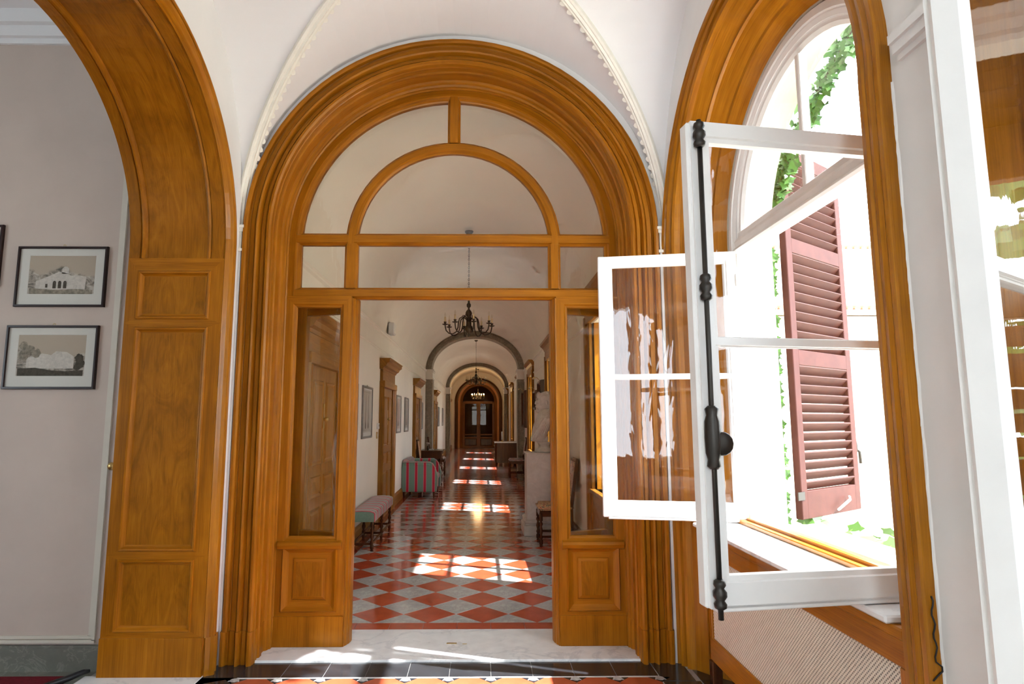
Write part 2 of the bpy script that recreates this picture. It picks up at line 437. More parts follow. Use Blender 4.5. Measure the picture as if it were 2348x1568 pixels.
mb = MB(); arch_wall(mb, 'Y', YD, YB, XL - 0.9, 2.0, -0.05, 4.6, [(CX, 1.30, ZD, -0.05)])
tag(mb.build('wall_front', WALL), 'white plaster wall around the arched glazed door', None, None, S)
mb = MB(); arch_wall(mb, 'X', XL, XL - 0.62, 1.65, YD, -0.05, 4.6, [(2.9, 1.06, 2.66, -0.05)])
mb.box(XL - 0.62, XL, -3.4, 1.65, -0.05, 4.6)
tag(mb.build('wall_left', WALL), 'white plaster wall pierced by the panelled wooden arch', None, None, S)
WINS = [(2.88, 2.64), (0.64, 2.64)]
mb = MB()
arch_wall(mb, 'X', XR, 1.57, 1.735, YD, -0.05, 4.6, [(2.955, 1.165, 2.64, -0.05)])
arch_wall(mb, 'X', XR, 1.57, -0.5, 1.735, -0.05, 4.6, [(0.64, 0.932, 2.64, -0.05)])
mb.box(XR, 1.57, -3.4, -0.5, -0.05, 4.6)
tag(mb.build('wall_right', WALL), 'white wall with tall arched windows onto the garden', None, None, S)
mb = MB(); arch_wall(mb, 'X', 1.57, 1.85, -3.4, 4.75, -0.5, 4.6, [(y, 0.88, z, 0.92) for y, z in WINS])
tag(mb.build('wall_exterior', EXTW), 'cream rendered outer face and window reveals', None, None, S)
mb = MB(); arch_wall(mb, 'Y', -3.4, -3.7, XL - 0.62, 1.95, -0.05, 4.6, [(-0.19, 0.85, 2.7, 0.9)])  # unseen opening, added so that fill light comes from behind
tag(mb.build('wall_back', WALL), 'white wall with an arched opening added behind the viewer to let in fill light', None, None, S)

# groined vault: three bays of two crossing barrels
VX, VA, VZ, VR = -0.1925, 1.49, 2.86, 1.478
BAYS = [(2.9, 1.26), (0.39, 1.25), (-2.11, 1.29)]
mb = MB(); n = 40
for (yc, b) in BAYS:
    ids = [[mb.vert((VX - VA * math.cos(PI * i / n), yc + b * math.cos(PI * j / n), VZ + VR * max(math.sin(PI * i / n), math.sin(PI * j / n)))) for j in range(n + 1)] for i in range(n + 1)]
    for i in range(n):
        for j in range(n):
            a, b_, c, d = ids[i][j], ids[i][j + 1], ids[i + 1][j + 1], ids[i + 1][j]
            if i == j: mb.face([a, b_, c]); mb.face([a, c, d])            # split the cells on the groins along the groin
            elif i + j == n - 1: mb.face([a, b_, d]); mb.face([b_, c, d])
            else: mb.face([a, b_, c, d])
tag(mb.build('ceiling', CEIL), 'white groined vault over the entrance bay', None, None, S)

# moulded stucco ribs along the groins with little leaf scallops
def groin_pts(yc, b, sx, sy, n=40):
    return [Vector((VX + sx * VA * math.cos(t), yc + sy * b * math.cos(t), VZ + VR * math.sin(t))) for t in [PI / 2 * k / n for k in range(n + 1)]]
ti = 0
for (yc, b) in BAYS[:1]:
    for sx in (-1, 1):
        for sy in (1, -1):
            ti += 1; pts = groin_pts(yc, b, sx, sy)
            cen = Vector((VX, yc, VZ)); mb = MB(); rows = []
            for i, p in enumerate(pts):
                tg = (pts[min(i + 1, len(pts) - 1)] - pts[max(i - 1, 0)]).normalized()
                inw = (cen - p); inw -= tg * inw.dot(tg); inw.normalize(); sd = tg.cross(inw)
                rows.append([p + sd * a + inw * d for a, d in ((-.034, -.02), (-.034, .008), (-.022, .014), (-.012, .010), (0, .022), (.012, .010), (.022, .014), (.034, .008), (.034, -.02))])
            mb.solid_sweep(rows)
            rib = mb.build('trim_%d' % ti, STUC)
            tag(rib, 'cream moulded stucco rib along the vault groin', None, None, S)
            lf = MB()                                     # one scallop of the rib's leaf edging
            lf.prism([(0, -.020), (.014, -.022), (.026, -.010), (.022, .006), (.008, .016), (0, .018)], (0, 0, 0), (1, 0, 0), (0, 1, 0), (0, 0, 1), .006)
            lfm = lf.mesh('scallop', STUC)
            for i in range(1, 34):
                p = pts[i]; tg = (pts[i + 1] - pts[i - 1]).normalized(); inw = (cen - p); inw -= tg * inw.dot(tg); inw.normalize(); sd = tg.cross(inw)
                s_ = 1 if (sd.x * sx < 0) else -1
                o = put('scallop', lfm, rib, p + sd * s_ * 0.026 + inw * 0.004)
                m3 = Matrix((sd * s_, inw.cross(sd * s_), inw)).transposed(); o.rotation_euler = m3.to_euler()
# slim corner strips with capitals
for k, (x0, x1) in enumerate(((-1.70, -1.660), (1.246, 1.276))):
    e = empty('trim_%d' % (5 + k), ((x0 + x1) / 2, 4.13, 0)); tag(e, 'white corner strip with a small stucco capital', None, None, S)
    MB().box(x0, x1, 4.125, 4.17, 0, 2.70).build('shaft', WALL, e)
    mb = MB()
    for (a, z0, z1) in ((.012, 2.70, 2.72), (.0, 2.72, 2.84), (.010, 2.84, 2.865), (.018, 2.865, 2.885)): mb.box(x0 - a, x1 + a, 4.125 - a, 4.17, z0, z1)
    mb.build('capital', STUC, e)
# impost on the pier between the windows
mb = MB()
for (a, z0, z1) in ((0.012, 2.64, 2.66), (0.028, 2.66, 2.69), (0.04, 2.69, 2.72)): mb.box(XR - a, XR + 0.02, 1.54 - a, 1.735, z0, z1)
tag(mb.build('trim_7', WALL), 'white impost moulding on the pier between the windows', None, None, S)

# ------------------------------------------------------------------ vestibule floor
DT = 0.2555
fl = MB(); fl.box(XL - 0.7, 1.95, -3.5, 4.16, -0.06, -0.003)
floor = tag(fl.build('floor', T_GROUT), 'entrance floor of black border tiles and orange octagons', None, None, S)
def tile_mesh(name, poly, mat, z=0.0, h=0.004, inset=0.0012):
    mb = MB(); c = (sum(p[0] for p in poly) / len(poly), sum(p[1] for p in poly) / len(poly)); k = len(poly)
    def sh(p, d):
        v = Vector((p[0] - c[0], p[1] - c[1])); L = v.length; v *= max(0, (L - d)) / L; return (c[0] + v.x, c[1] + v.y)
    a = [mb.vert((*sh(p, inset), z - h)) for p in poly]; t = [mb.vert((*sh(p, inset), z - 0.0008)) for p in poly]; u = [mb.vert((*sh(p, inset + 0.0012), z)) for p in poly]
    for i in range(k):
        j = (i + 1) % k; mb.face([a[i], a[j], t[j], t[i]]); mb.face([t[i], t[j], u[j], u[i]])
    mb.face(u)
    return mb.mesh(name, mat)
sq = lambda w, h: [(0, 0), (w, 0), (w, h), (0, h)]
tm = tile_mesh('black_tile', sq(DT, 0.225), T_BLK, inset=0.002)
for k in range(-1, 9): put('black_tile', tm, floor, (-1.213 + DT * k, 3.935, 0))
put('black_tile', tile_mesh('black_tile', [(-0.24, -.12), (0, -.0), (0, 0.225), (-0.24, 0.225)], T_BLK), floor, (-1.468, 3.935, 0))
put('black_tile', tile_mesh('black_tile', sq(0.2, .30), T_BLK), floor, (1.09, 3.86, 0))
tmv = tile_mesh('black_tile', sq(0.225, DT), T_BLK, inset=0.002)
for k in range(0, 9):
    put('black_tile', tmv, floor, (-1.70, 3.68 - DT * k, 0)); put('black_tile', tmv, floor, (1.09, 3.60 - DT * k, 0))
    if k < 8: put('black_tile', tmv, floor, (1.32, 3.86 - DT * k, 0))
q = DT; c_ = 0.070; OX = -1.472
octo = tile_mesh('octagon_tile', [(c_, 0), (q - c_, 0), (q, c_), (q, q - c_), (q - c_, q), (c_, q), (0, q - c_), (0, c_)], T_ORG)
dia = tile_mesh('inset_tile', [(c_, 0), (0, c_), (-c_, 0), (0, -c_)], T_BLK)
dot = tile_mesh('inset_dot', [(.028 * math.cos(a), .028 * math.sin(a)) for a in [2 * PI * k / 10 for k in range(10)]], T_WHT, z=0.0012, inset=0)
wedge = tile_mesh('inset_chip', [(0.018, 0.030), (0.034, 0.034), (0.031, 0.017)], T_WHT, z=0.0012, inset=0.0)
for i in range(10):
    for j in range(4): put('octagon_tile', octo, floor, (OX + q * i, 3.915 - q * (j + 1), 0))
for i in range(11):
    for j in range(5):
        x, y = OX + q * i, 3.915 - q * j
        if j == 0:
            d0 = put('inset_tile', bpy.data.meshes.get('half_inset') or tile_mesh('half_inset', [(-c_, 0), (0, -c_), (c_, 0)], T_BLK), floor, (x, y, 0))
            put('inset_dot', dot, d0, (0, -0.018, 0))
        else:
            d0 = put('inset_tile', dia, floor, (x, y, 0)); put('inset_dot', dot, d0)
        for a in ((2, 3) if j == 0 else (0, 1, 2, 3)): put('inset_chip', wedge, d0, (0, -0.004 if j == 0 else 0, 0), a * PI / 2)
put('border_strip', tile_mesh('border_strip', sq(2.56, 0.014), MARB), floor, (OX, 3.918, 0))
mb = MB(); mb.cbox(-1.47, 1.06, 4.165, 4.745, -0.02, 0.012, 0.003)
th = tag(mb.build('trim_8', MARB), 'white marble threshold slab beneath the glazed door', None, None, S)
MB().box(-0.235, -0.165, 4.445, 4.465, 0.011, 0.0135).build('floor_socket', BRASS, th)
MB().box(-0.125, -0.095, 4.438, 4.446, 0.011, 0.0135).build('floor_socket', BRASS, th)
mb = MB(); mb.cbox(-2.40, XL - 0.01, 1.7, 3.96, -0.02, 0.004, 0.002)
tag(mb.build('trim_9', MARB), 'pale marble sill under the panelled arch', None, None, S)

# ------------------------------------------------------------------ glazed door screen in the big arch
door = tag(empty('door_1', (CX, 4.42, 0)), 'tall arched oak door screen with glazed fanlight and open leaves', None, None, S)
PC = [(1.447, 4.20), (1.447, 4.122), (1.439, 4.110), (1.424, 4.108), (1.412, 4.116), (1.408, 4.138), (1.402, 4.142), (1.396, 4.134), (1.368, 4.134), (1.362, 4.142), (1.358, 4.120), (1.350, 4.108), (1.338, 4.112),
      (1.332, 4.134), (1.326, 4.144), (1.320, 4.136), (1.298, 4.136), (1.292, 4.146), (1.286, 4.122), (1.276, 4.108), (1.262, 4.108), (1.251, 4.120), (1.246, 4.146), (1.252, 4.152), (1.246, 4.160), (1.242, 4.196), (1.250, 4.202), (1.236, 4.212), (1.234, 4.250),
      (1.248, 4.258), (1.248, 4.325), (1.234, 4.333), (1.226, 4.348), (1.232, 4.356), (1.216, 4.364), (1.214, 4.376), (1.222, 4.382), (1.210, 4.394), (1.210, 4.47), (1.30, 4.47), (1.30, 4.20)]
arch_sweep('Y', CX, 0.20, ZD, PC, WOOD, 'casing', door, 44)
PP = [(r + (0.006 if r > 1.40 else -0.002), y - (0.010 if y < 4.2 else 0)) for r, y in PC]
for sx, nm in ((1, 'plinth_block'), (-1, 'plinth_block')):
    mb = MB(); mb.solid_sweep([[(CX + sx * r, y, z) for r, y in PP] for z in (0.0, 0.205)]); mb.build(nm, WOOD, door)
# back lining of the opening towards the corridor
arch_sweep('Y', CX, 0.0, ZD, [(1.29, 4.47), (1.225, 4.47), (1.225, 4.75), (1.29, 4.75)], CORR, 'back_lining', door, 36)
YF = 4.42
def bar(name, x0, x1, z0, z1, y0=4.405, y1=4.465, grain='x', par=None, bead=0.012, mt=None):
    """moulded glazing bar: bevelled both long edges"""
    mb = MB(); b = bead; t = (y1 - y0) * 0.45
    if grain == 'x': prof = [(z0, y0 + t), (z0 + b, y0 + t * .55), (z0 + b * 1.6, y0), (z1 - b * 1.6, y0), (z1 - b, y0 + t * .55), (z1, y0 + t), (z1, y1), (z0, y1)]; rows = [[(x, y, z) for z, y in prof] for x in (x0, x1)]
    else: prof = [(x0, y0 + t), (x0 + b, y0 + t * .55), (x0 + b * 1.6, y0), (x1 - b * 1.6, y0), (x1 - b, y0 + t * .55), (x1, y0 + t), (x1, y1), (x0, y1)]; rows = [[(x, y, z) for x, y in prof] for z in (z0, z1)]
    mb.solid_sweep(rows); return mb.build(name, mt or WOOD, par or door)
FR = [(1.215, 4.405), (1.165, 4.400), (1.158, 4.412), (1.146, 4.414), (1.136, 4.428), (1.125, 4.432), (1.125, 4.465), (1.215, 4.465)]
arch_sweep('Y', CX, 2.40, ZD, FR, WOOD, 'fanlight_frame', door, 44)
IA = [(.802, 4.432), (.790, 4.420), (.780, 4.404), (.735, 4.404), (.724, 4.420), (.712, 4.432), (.712, 4.465), (.802, 4.465)]
mb = MB(); mb.solid_sweep(arch_rows('Y', CX, [(math.cos(PI * k / 32), math.sin(PI * k / 32), ZD, 0) for k in range(33)], IA)); mb.build('inner_arch_bar', WOOD, door)
bar('transom', -1.42, 1.01, 2.832, 2.924); bar('transom', -1.42, 1.01, 2.425, 2.512)
for x0, x1 in ((-1.012, -.912), (.498, .590)): bar('mullion', x0, x1, 2.505, 2.845, grain='z')
bar('mullion', -.256, -.160, 3.63, 4.0, grain='z')
# panes of the fanlight and the transom lights
def pane_poly(pts, y=4.440, par=None, mt=None):
    mb = MB(); mb.prism(pts, (0, y, 0), (1, 0, 0), (0, 0, 1), (0, 1, 0), 0.003); return mb.build('pane', mt or GLASSW, par or door)
def ringseg(a0, a1, R0, R1, n=14):
    o = arc(CX, ZD, R1, R1, a0, a1, n); i = arc(CX, ZD, R0, R0, a1, a0, n); return o + i
pane_poly(arc(CX, ZD, .715, .715, 0.11, PI - 0.11, 24))
pane_poly(ringseg(0.08, PI / 2 - .04, .80, 1.135)); pane_poly(ringseg(PI / 2 + .04, PI - .08, .80, 1.135))
for x0, x1 in ((-1.36, -1.01), (-.915, .50), (.588, .945)): pane_poly([(x0, 2.51), (x1, 2.51), (x1, 2.835), (x0, 2.835)])
# fixed side lights
def side_light(par, x0, x1, y, zt=2.43, name='side_light', pl=0.085, hole=None):
    """framed glazed panel with a raised lower panel; front towards -Y"""
    e = empty(name, (x0, y, 0.012) if par is door else (0, 0, 0), 0, par)
    if par is door: e.location = Vector((x0, y, 0.012)) - world_loc(door)
    w = x1 - x0; g0, g1 = 0.73, zt - 0.085
    P0, U, Vv, N = (0, -0.018, 0), (1, 0, 0), (0, 0, 1), (0, 1, 0)
    a = pl; mb = MB()
    def frame(z0, z1, pz0, pz1, side, t):
        # front and back of a board around an opening
        for s_, d in ((1, 0.0), (-1, t)):
            mb.nested((0, -0.022, 0), U, Vv, N, [(0, w, z0, z1, d), (a - .028, w - a + .028, pz0 - .028, pz1 + .028, d), (a - .018, w - a + .018, pz0 - .018, pz1 + .018, d + s_ * .012),
                      (a - .006, w - a + .006, pz0 - .006, pz1 + .006, d + s_ * .014), (a, w - a, pz0, pz1, t / 2 if side else d + s_ * .02)], cap=False)
        for (xa, xb) in ((0, 0), (w, w)):
            mb.poly([(xa, -0.022, z0), (xa, -0.022 + t, z0), (xa, -0.022 + t, z1), (xa, -0.022, z1)])
        for zz in (z0, z1): mb.poly([(0, -0.022, zz), (w, -0.022, zz), (w, -0.022 + t, zz), (0, -0.022 + t, zz)])
    frame(0.685, zt, g0, g1, True, 0.05)
    mb.build('frame', WOOD, e, local=True)
    mb = MB(); mb.box(a - .004, w - a + .004, 0.001, 0.005, g0 - .004, g1 + .004); mb.build('pane', GLASSW, e, local=True)
    mb = MB(); mb.solid_sweep([[(x, yy, zz) for zz, yy in ((.640, -.022), (.648, -.042), (.672, -.050), (.690, -.042), (.700, -.022), (.700, .0), (.640, .0))] for x in (0.02, w - 0.02)]); mb.build('moulding', WOOD, e, local=True, grain='x')
    mb = MB()
    mb.nested((0, -0.022, 0), U, Vv, N, [(0, w, .20, .685, 0), (.048, w - .048, .225, .662, 0), (.058, w - .058, .235, .652, -.016), (.085, w - .085, .262, .626, .006), (.095, w - .095, .27, .617, .010),
              (.125, w - .125, .305, .582, .010), (.130, w - .130, .310, .577, .004), (.150, w - .150, .330, .557, .001)], True, 0, 1, back=0.045)
    mb.build('lower_panel', [WOOD, WOODP], e, local=True)
    MB().cbox(-0.002, w + 0.002, -0.030, 0.02, 0.0, 0.20, 0.003).build('kick_board', WOOD, e, local=True)
    return e
side_light(door, -1.425, -.945, YF); side_light(door, .549, 1.018, YF)
# the two leaves folded back against the side lights
for sx, hx, ang in ((-1, -.915, 0.36), (1, .517, 0.36)):
    lf = empty('leaf', Vector((hx, 4.50, 0.014)) - world_loc(door), 0, door)
    lf.rotation_euler = (0, 0, PI - ang if sx < 0 else ang)
    W_ = 0.53; mb = MB()
    mb.cbox(0, .10, -.024, .024, 0, 2.41, .004); mb.cbox(W_ - .09, W_, -.024, .024, 0, 2.41, .004)
    mb.build('stile', WOOD, lf, local=True)
    mb = MB(); mb.cbox(.10, W_ - .09, -.024, .024, 2.32, 2.41, .004); mb.cbox(.10, W_ - .09, -.024, .024, .62, .73, .004); mb.cbox(.10, W_ - .09, -.024, .024, 0, .2, .004); mb.build('rail', WOOD, lf, local=True, grain='x')
    mb = MB(); mb.nested((0, -.012, 0), (1, 0, 0), (0, 0, 1), (0, 1, 0), [(.095, W_ - .085, .195, .625, 0), (.15, W_ - .14, .25, .57, -.01)], True, back=.024); mb.build('lower_panel', WOODP, lf, local=True)
    MB().box(.098, W_ - .088, -.002, .002, .725, 2.325).build('pane', GLASSW, lf, local=True)
for sx, x0, x1 in ((-1, -.948, -.905), (1, .508, .551)):                      # meeting posts seen edge-on
    mb = MB(); xa, xb = (x0, x1) if sx < 0 else (x1, x0)
    prof = [(xa, 4.400), (xa + (xb - xa) * .25, 4.396), (xa + (xb - xa) * .35, 4.412), (xa + (xb - xa) * .6, 4.43), (xa + (xb - xa) * .7, 4.45), (xa + (xb - xa) * .85, 4.46), (xb, 4.50), (xb, 4.53), (xa, 4.53)]
    mb.solid_sweep([[(x, y, z) for x, y in prof] for z in (0.012, 2.43)]); mb.build('hanging_post', WOOD, door)

# ------------------------------------------------------------------ panelled arch on the left
la = tag(empty('trim_10', (XL, 2.9, 0)), 'broad oak arch lining with recessed panels on the left', None, None, S)
LC, LZ = 2.9, 2.66
PL = [(1.145, -1.72), (1.145, -1.664), (1.140, -1.654), (1.132, -1.652), (1.127, -1.660), (1.124, -1.676), (1.116, -1.666), (1.106, -1.666), (1.100, -1.678), (1.096, -1.652), (1.082, -1.640), (1.068, -1.644), (1.058, -1.664), (1.053, -1.680), (1.046, -1.676), (1.042, -1.688), (1.050, -1.694), (1.050, -1.72)]
arch_sweep('X', LC, 0.225, LZ, PL, WOODG, 'casing', la, 44)
PL2 = [(r + .006, x + .008) if x > -1.7 else (r + .003, x) for r, x in PL]
for sy in (1, -1):
    mb = MB(); mb.solid_sweep([[(x, LC + sy * r, z) for r, x in PL2] for z in (0.0, 0.228)]); mb.build('plinth_block', WOODG, la)
RING = [(1.10, -1.70), (1.040, -1.70), (1.040, -1.775), (1.046, -1.780), (1.032, -1.790), (1.036, -1.800), (1.052, -1.808), (1.056, -1.815), (1.056, -2.205), (1.052, -2.212), (1.036, -2.220), (1.032, -2.230), (1.046, -2.240), (1.040, -2.245), (1.040, -2.316), (1.10, -2.316)]
arch_sweep('X', LC, 2.60, LZ, RING, WOODP, 'soffit_panel', la, 44)
for sy in (1, -1):
    o, U = ((-2.316, LC + sy * 1.04, 0), (1, 0, 0)); Vv = (0, 0, 1); N = (0, sy, 0); w = 0.626
    def board(z0, z1, p0, p1, nm, mats):
        mb = MB()
        mb.nested(o, U, Vv, N, [(0, w, z0, z1, 0), (.072, w - .082, p0, p1, 0), (.077, w - .087, p0 + .005, p1 - .005, -.010), (.088, w - .098, p0 + .016, p1 - .016, -.008), (.096, w - .106, p0 + .024, p1 - .024, .006), (.104, w - .114, p0 + .032, p1 - .032, .012), (.11, w - .12, p0 + .038, p1 - .038, .013)], True, 0, 1, back=.05)
        mb.build(nm, mats, la)
    board(.228, .715, .262, .69, 'jamb_panel', [WOOD, WOODP]); board(.715, 2.17, .738, 2.143, 'jamb_panel', [WOOD, WOODP]); board(2.17, 2.60, 2.193, 2.515, 'jamb_panel', [WOOD, WOODP])
    mb = MB(); y = LC + sy * 1.04; mb.cbox(-2.32, -1.69, min(y - sy * .008, y + sy * .05), max(y - sy * .008, y + sy * .05), 0, .228, .003); mb.build('kick_board', WOOD, la)

# ------------------------------------------------------------------ room beyond the left arch
mb = MB(); mb.box(-7.0, -2.29, 4.07, 4.2, -0.05, 4.6)
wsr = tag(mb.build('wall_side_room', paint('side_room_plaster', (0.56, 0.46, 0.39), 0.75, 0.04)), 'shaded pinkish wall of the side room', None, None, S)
mb = MB(); mb.box(-7.1, -7.0, -3.4, 4.2, -0.05, .9); mb.box(-7.1, -7.0, -3.4, 4.2, 2.9, 4.6); mb.box(-7.1, -7.0, -3.4, -1.2, .9, 2.9); mb.box(-7.1, -7.0, 1.2, 4.2, .9, 2.9)  # unseen opening added in the far wall to light the side room
mb.box(-7.1, XL - .62, -3.5, -3.4, -0.05, 4.6)
tag(mb.build('wall_far_left', WALL), 'far walls of the side room', None, None, S)
tag(MB().box(-7.1, XL - .6, -3.5, 4.2, 4.40, 4.5).build('ceiling_side_room', CEIL), 'flat white ceiling of the side room', None, None, S)
tag(MB().box(-7.1, XL - .6, -3.5, 4.2, -.06, -.004).build('floor_side_room', SLATE), 'stone floor of the side room', None, None, S)
bb = MB(); bb.box(-7.0, -2.29, 4.045, 4.075, -0.004, 0.135); bb.box(-7.0, -2.29, 4.05, 4.075, .135, .148)
tag(bb.build('baseboard_side_room', SLATE), 'grey stone skirting below the framed engravings', None, None, S)
def bead(pts, r, name, m, par=None):
    mb = MB()
    for A, B in zip(pts[:-1], pts[1:]): mb.tube([A, B], r, 8)
    return mb.build(name, m, par)
pm = tag(empty('trim_11', (-2.42, 4.06, 0)), 'plaster panel beading on the side room wall', None, None, S)
PAN = paint('cream_bead', (0.62, 0.57, 0.48), 0.6, 0.05)
for (a, r) in ((0.0, .011), (0.024, .006)):
    MB().box(-2.437 - a, -2.417 - a, 4.07 - r * 1.6, 4.075, .175 + a, 4.1).build('bead', PAN, pm)
    MB().box(-3.32 + a, -2.417 - a, 4.07 - r * 1.6, 4.075, .160 + a, .180 + a).build('bead', PAN, pm)
MB().box(-3.335, -3.315, 4.05, 4.075, .16, .25).build('bead', PAN, pm)
mb = MB()
for (a, z0, z1) in ((.02, 4.18, 4.22), (.05, 4.22, 4.30), (.09, 4.30, 4.40)): mb.box(-7.0, -2.29, 4.07 - a, 4.08, z0, z1)
tag(mb.build('trim_12', CEIL), 'moulded ceiling cornice in the side room', None, None, S)
kb = tag(empty('door_2', (-2.378, 4.07, 0)), 'concealed side room door beside the panelled arch', None, None, S)
MB().lathe([(.004, 0), (.012, .004), (.012, .02), (.022, .03), (.026, .042), (.020, .055), (.004, .058)], (-2.378, 4.07, 1.25), 14).build('knob_stand_in', BRASS, kb) if False else None
mb = MB(); mb.lathe([(.022, 0), (.022, -.006), (.010, -.010), (.010, -.026), (.022, -.034), (.026, -.044), (.020, -.054), (.004, -.058)], (-2.378, 4.07, 1.25), 14, axis='y'); mb.build('knob', BRASS, kb)
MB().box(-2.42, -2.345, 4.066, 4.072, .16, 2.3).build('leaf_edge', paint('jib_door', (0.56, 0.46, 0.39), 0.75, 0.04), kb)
mb = MB(); mb.cbox(-6.5, -2.47, 1.0, 3.95, -.004, .008, .002); tag(mb.build('carpet', REDC), 'dark red carpet running through the side room', 'carpet')
mb = MB(); mb.tube([(-2.60, 3.62, .026), (-2.52, 3.74, .026), (-2.445, 3.87, .026), (-2.405, 3.945, .032), (-2.385, 3.975, .028)], [.012, .016, .018, .016, .010], 10)
tag(mb.build('cable_cover', BLACK), 'curled black rubber strip lying at the carpet edge', 'strip')

# framed engravings
def engraving(name, seed):
    m, nt, b = nmat(name)
    n = noise(nt, coords(nt, 'Object', (1, 1, 1.3)), 16, 8, 1.0, 0.7); 
    s = nt.nodes.new('ShaderNodeSeparateXYZ'); t = nt.nodes.new('ShaderNodeTexCoord'); nt.links.new(t.outputs['Object'], s.inputs[0])
    g = nt.nodes.new('ShaderNodeTexNoise'); g.inputs['Scale'].default_value = 5.5; g.inputs['Detail'].default_value = 3
    mp = nt.nodes.new('ShaderNodeMapping'); mp.inputs['Location'].default_value = (seed, 0, seed); nt.links.new(t.outputs['Object'], mp.inputs[0]); nt.links.new(mp.outputs[0], g.inputs['Vector'])
    ma = nt.nodes.new('ShaderNodeMath'); ma.operation = 'MULTIPLY_ADD'; ma.inputs[1].default_value = 3.2; ma.inputs[2].default_value = -0.05; nt.links.new(s.outputs[2], ma.inputs[0])
    ad = nt.nodes.new('ShaderNodeMath'); ad.operation = 'SUBTRACT'; nt.links.new(g.outputs[0], ad.inputs[0]); nt.links.new(ma.outputs[0], ad.inputs[1])
    r1 = ramp(nt, [(0.44, (0, 0, 0)), (0.52, (1, 1, 1))]); nt.links.new(ad.outputs[0], r1.inputs[0])
    r2 = ramp(nt, [(0.38, (0.10, 0.09, 0.07)), (0.5, (0.30, 0.26, 0.21)), (0.62, (0.48, 0.43, 0.36))]); nt.links.new(n.outputs[0], r2.inputs[0])
    mx = nt.nodes.new('ShaderNodeMix'); mx.data_type = 'RGBA'; mx.inputs[6].default_value = (0.40, 0.33, 0.25, 1)
    nt.links.new(r1.outputs[0], mx.inputs[0]); nt.links.new(r2.outputs[0], mx.inputs[7]); nt.links.new(mx.outputs[2], b.inputs['Base Color']); b.inputs['Roughness'].default_value = 0.8
    return m
def picture(loc, u, n, w, h, fw, mw, fm, art, label, grp, name='framed_picture', detail=None):
    """picture on a wall: loc is the lower left corner on the wall, u the width direction, n the way it faces"""
    u, n = Vector(u), Vector(n); e = empty(name, Vector(loc) + u * w / 2)
    tag(e, label, 'picture', grp); o = Vector((0, 0, 0)) - u * w / 2; Z = (0, 0, 1)
    mb = MB(); mb.nested(o, u, Z, n, [(0, w, 0, h, .018), (.003, w - .003, .003, h - .003, .024), (fw - .003, w - fw + .003, fw - .003, h - fw + .003, .024), (fw, w - fw, fw, h - fw, .014)], False)
    for k in range(1): mb.nested(o, u, Z, n, [(0, w, 0, h, .018), (0, w, 0, h, 0.001)], False)
    mb.build('frame', fm, e, local=True)
    mb = MB(); mb.nested(o, u, Z, n, [(fw - .002, w - fw + .002, fw - .002, h - fw + .002, .011), (mw, w - mw, mw * 1.12, h - mw * .8, .011), (mw + .002, w - mw - .002, mw * 1.12 + .002, h - mw * .8 - .002, .009)], False, back=0.002); mb.build('mount', MATB, e, local=True)
    cz = Vector((0, 0, h / 2))
    mb = MB(); mb.nested(Vector((0, 0, 0)), u, Z, n, [(-w / 2 + mw, w / 2 - mw, mw * 1.12 - h / 2, h / 2 - mw * .8, .0085)], True)
    pr = mb.build('print', art, e, local=True); pr.location = cz
    if detail: detail(e, u, n, w, h, mw)
    MB().tube([Vector((0, 0, h)) + n * .006 + u * .008 * math.cos(a) + Vector((0, 0, .008 + .008 * math.sin(a))) for a in [PI * k / 6 for k in range(-1, 8)]], .0015, 6).build('hanger', BRASS, e, local=True)
    return e
ARTG = [((-2.0, 0), 0)]
INK = paint('ink_dark', (0.07, 0.06, 0.045), 0.9, 0.3, 60); PALE = paint('ink_pale', (0.50, 0.46, 0.40), 0.9, 0.15, 50); MIDT = paint('ink_mid', (0.24, 0.21, 0.16), 0.9, 0.4, 50)
def scene_church(e, u, n, w, h, mw):
    o = n * .0095; P = lambda pts, m, nm, d=0: MB().prism([(a, b) for a, b in pts], o + n * d, u, (0, 0, 1), n, .0004).build(nm, m, e, local=True)
    y0 = mw * 1.12 + .03
    P([(-.17, y0), (.16, y0), (.165, y0 + .09), (.11, y0 + .10), (.06, y0 + .098), (.03, y0 + .115), (-.02, y0 + .125), (-.07, y0 + .10), (-.13, y0 + .075), (-.17, y0 + .06)], PALE, 'ruin_drawing')
    P([(.0, y0 + .11), (.045, y0 + .11), (.045, y0 + .145), (.03, y0 + .16), (.015, y0 + .16), (.0, y0 + .145)], PALE, 'cupola_drawing')
    for x in (-.045, -.01, .025): P([(x - .011, y0 + .01), (x + .011, y0 + .01), (x + .011, y0 + .05)] + [(x + .011 * math.cos(a), y0 + .05 + .012 * math.sin(a)) for a in (.8, 1.57, 2.3)] + [(x - .011, y0 + .05)], INK, 'doorway_drawing', .0005)
    P([(-.105, y0 + .015), (-.09, y0 + .015), (-.09, y0 + .04), (-.105, y0 + .04)], INK, 'doorway_drawing', .0005)
    P([(-.21, mw * 1.12), (.21, mw * 1.12), (.21, y0), (.1, y0 + .006), (-.05, y0), (-.21, y0 + .012)], MIDT, 'ground_drawing', .0003)
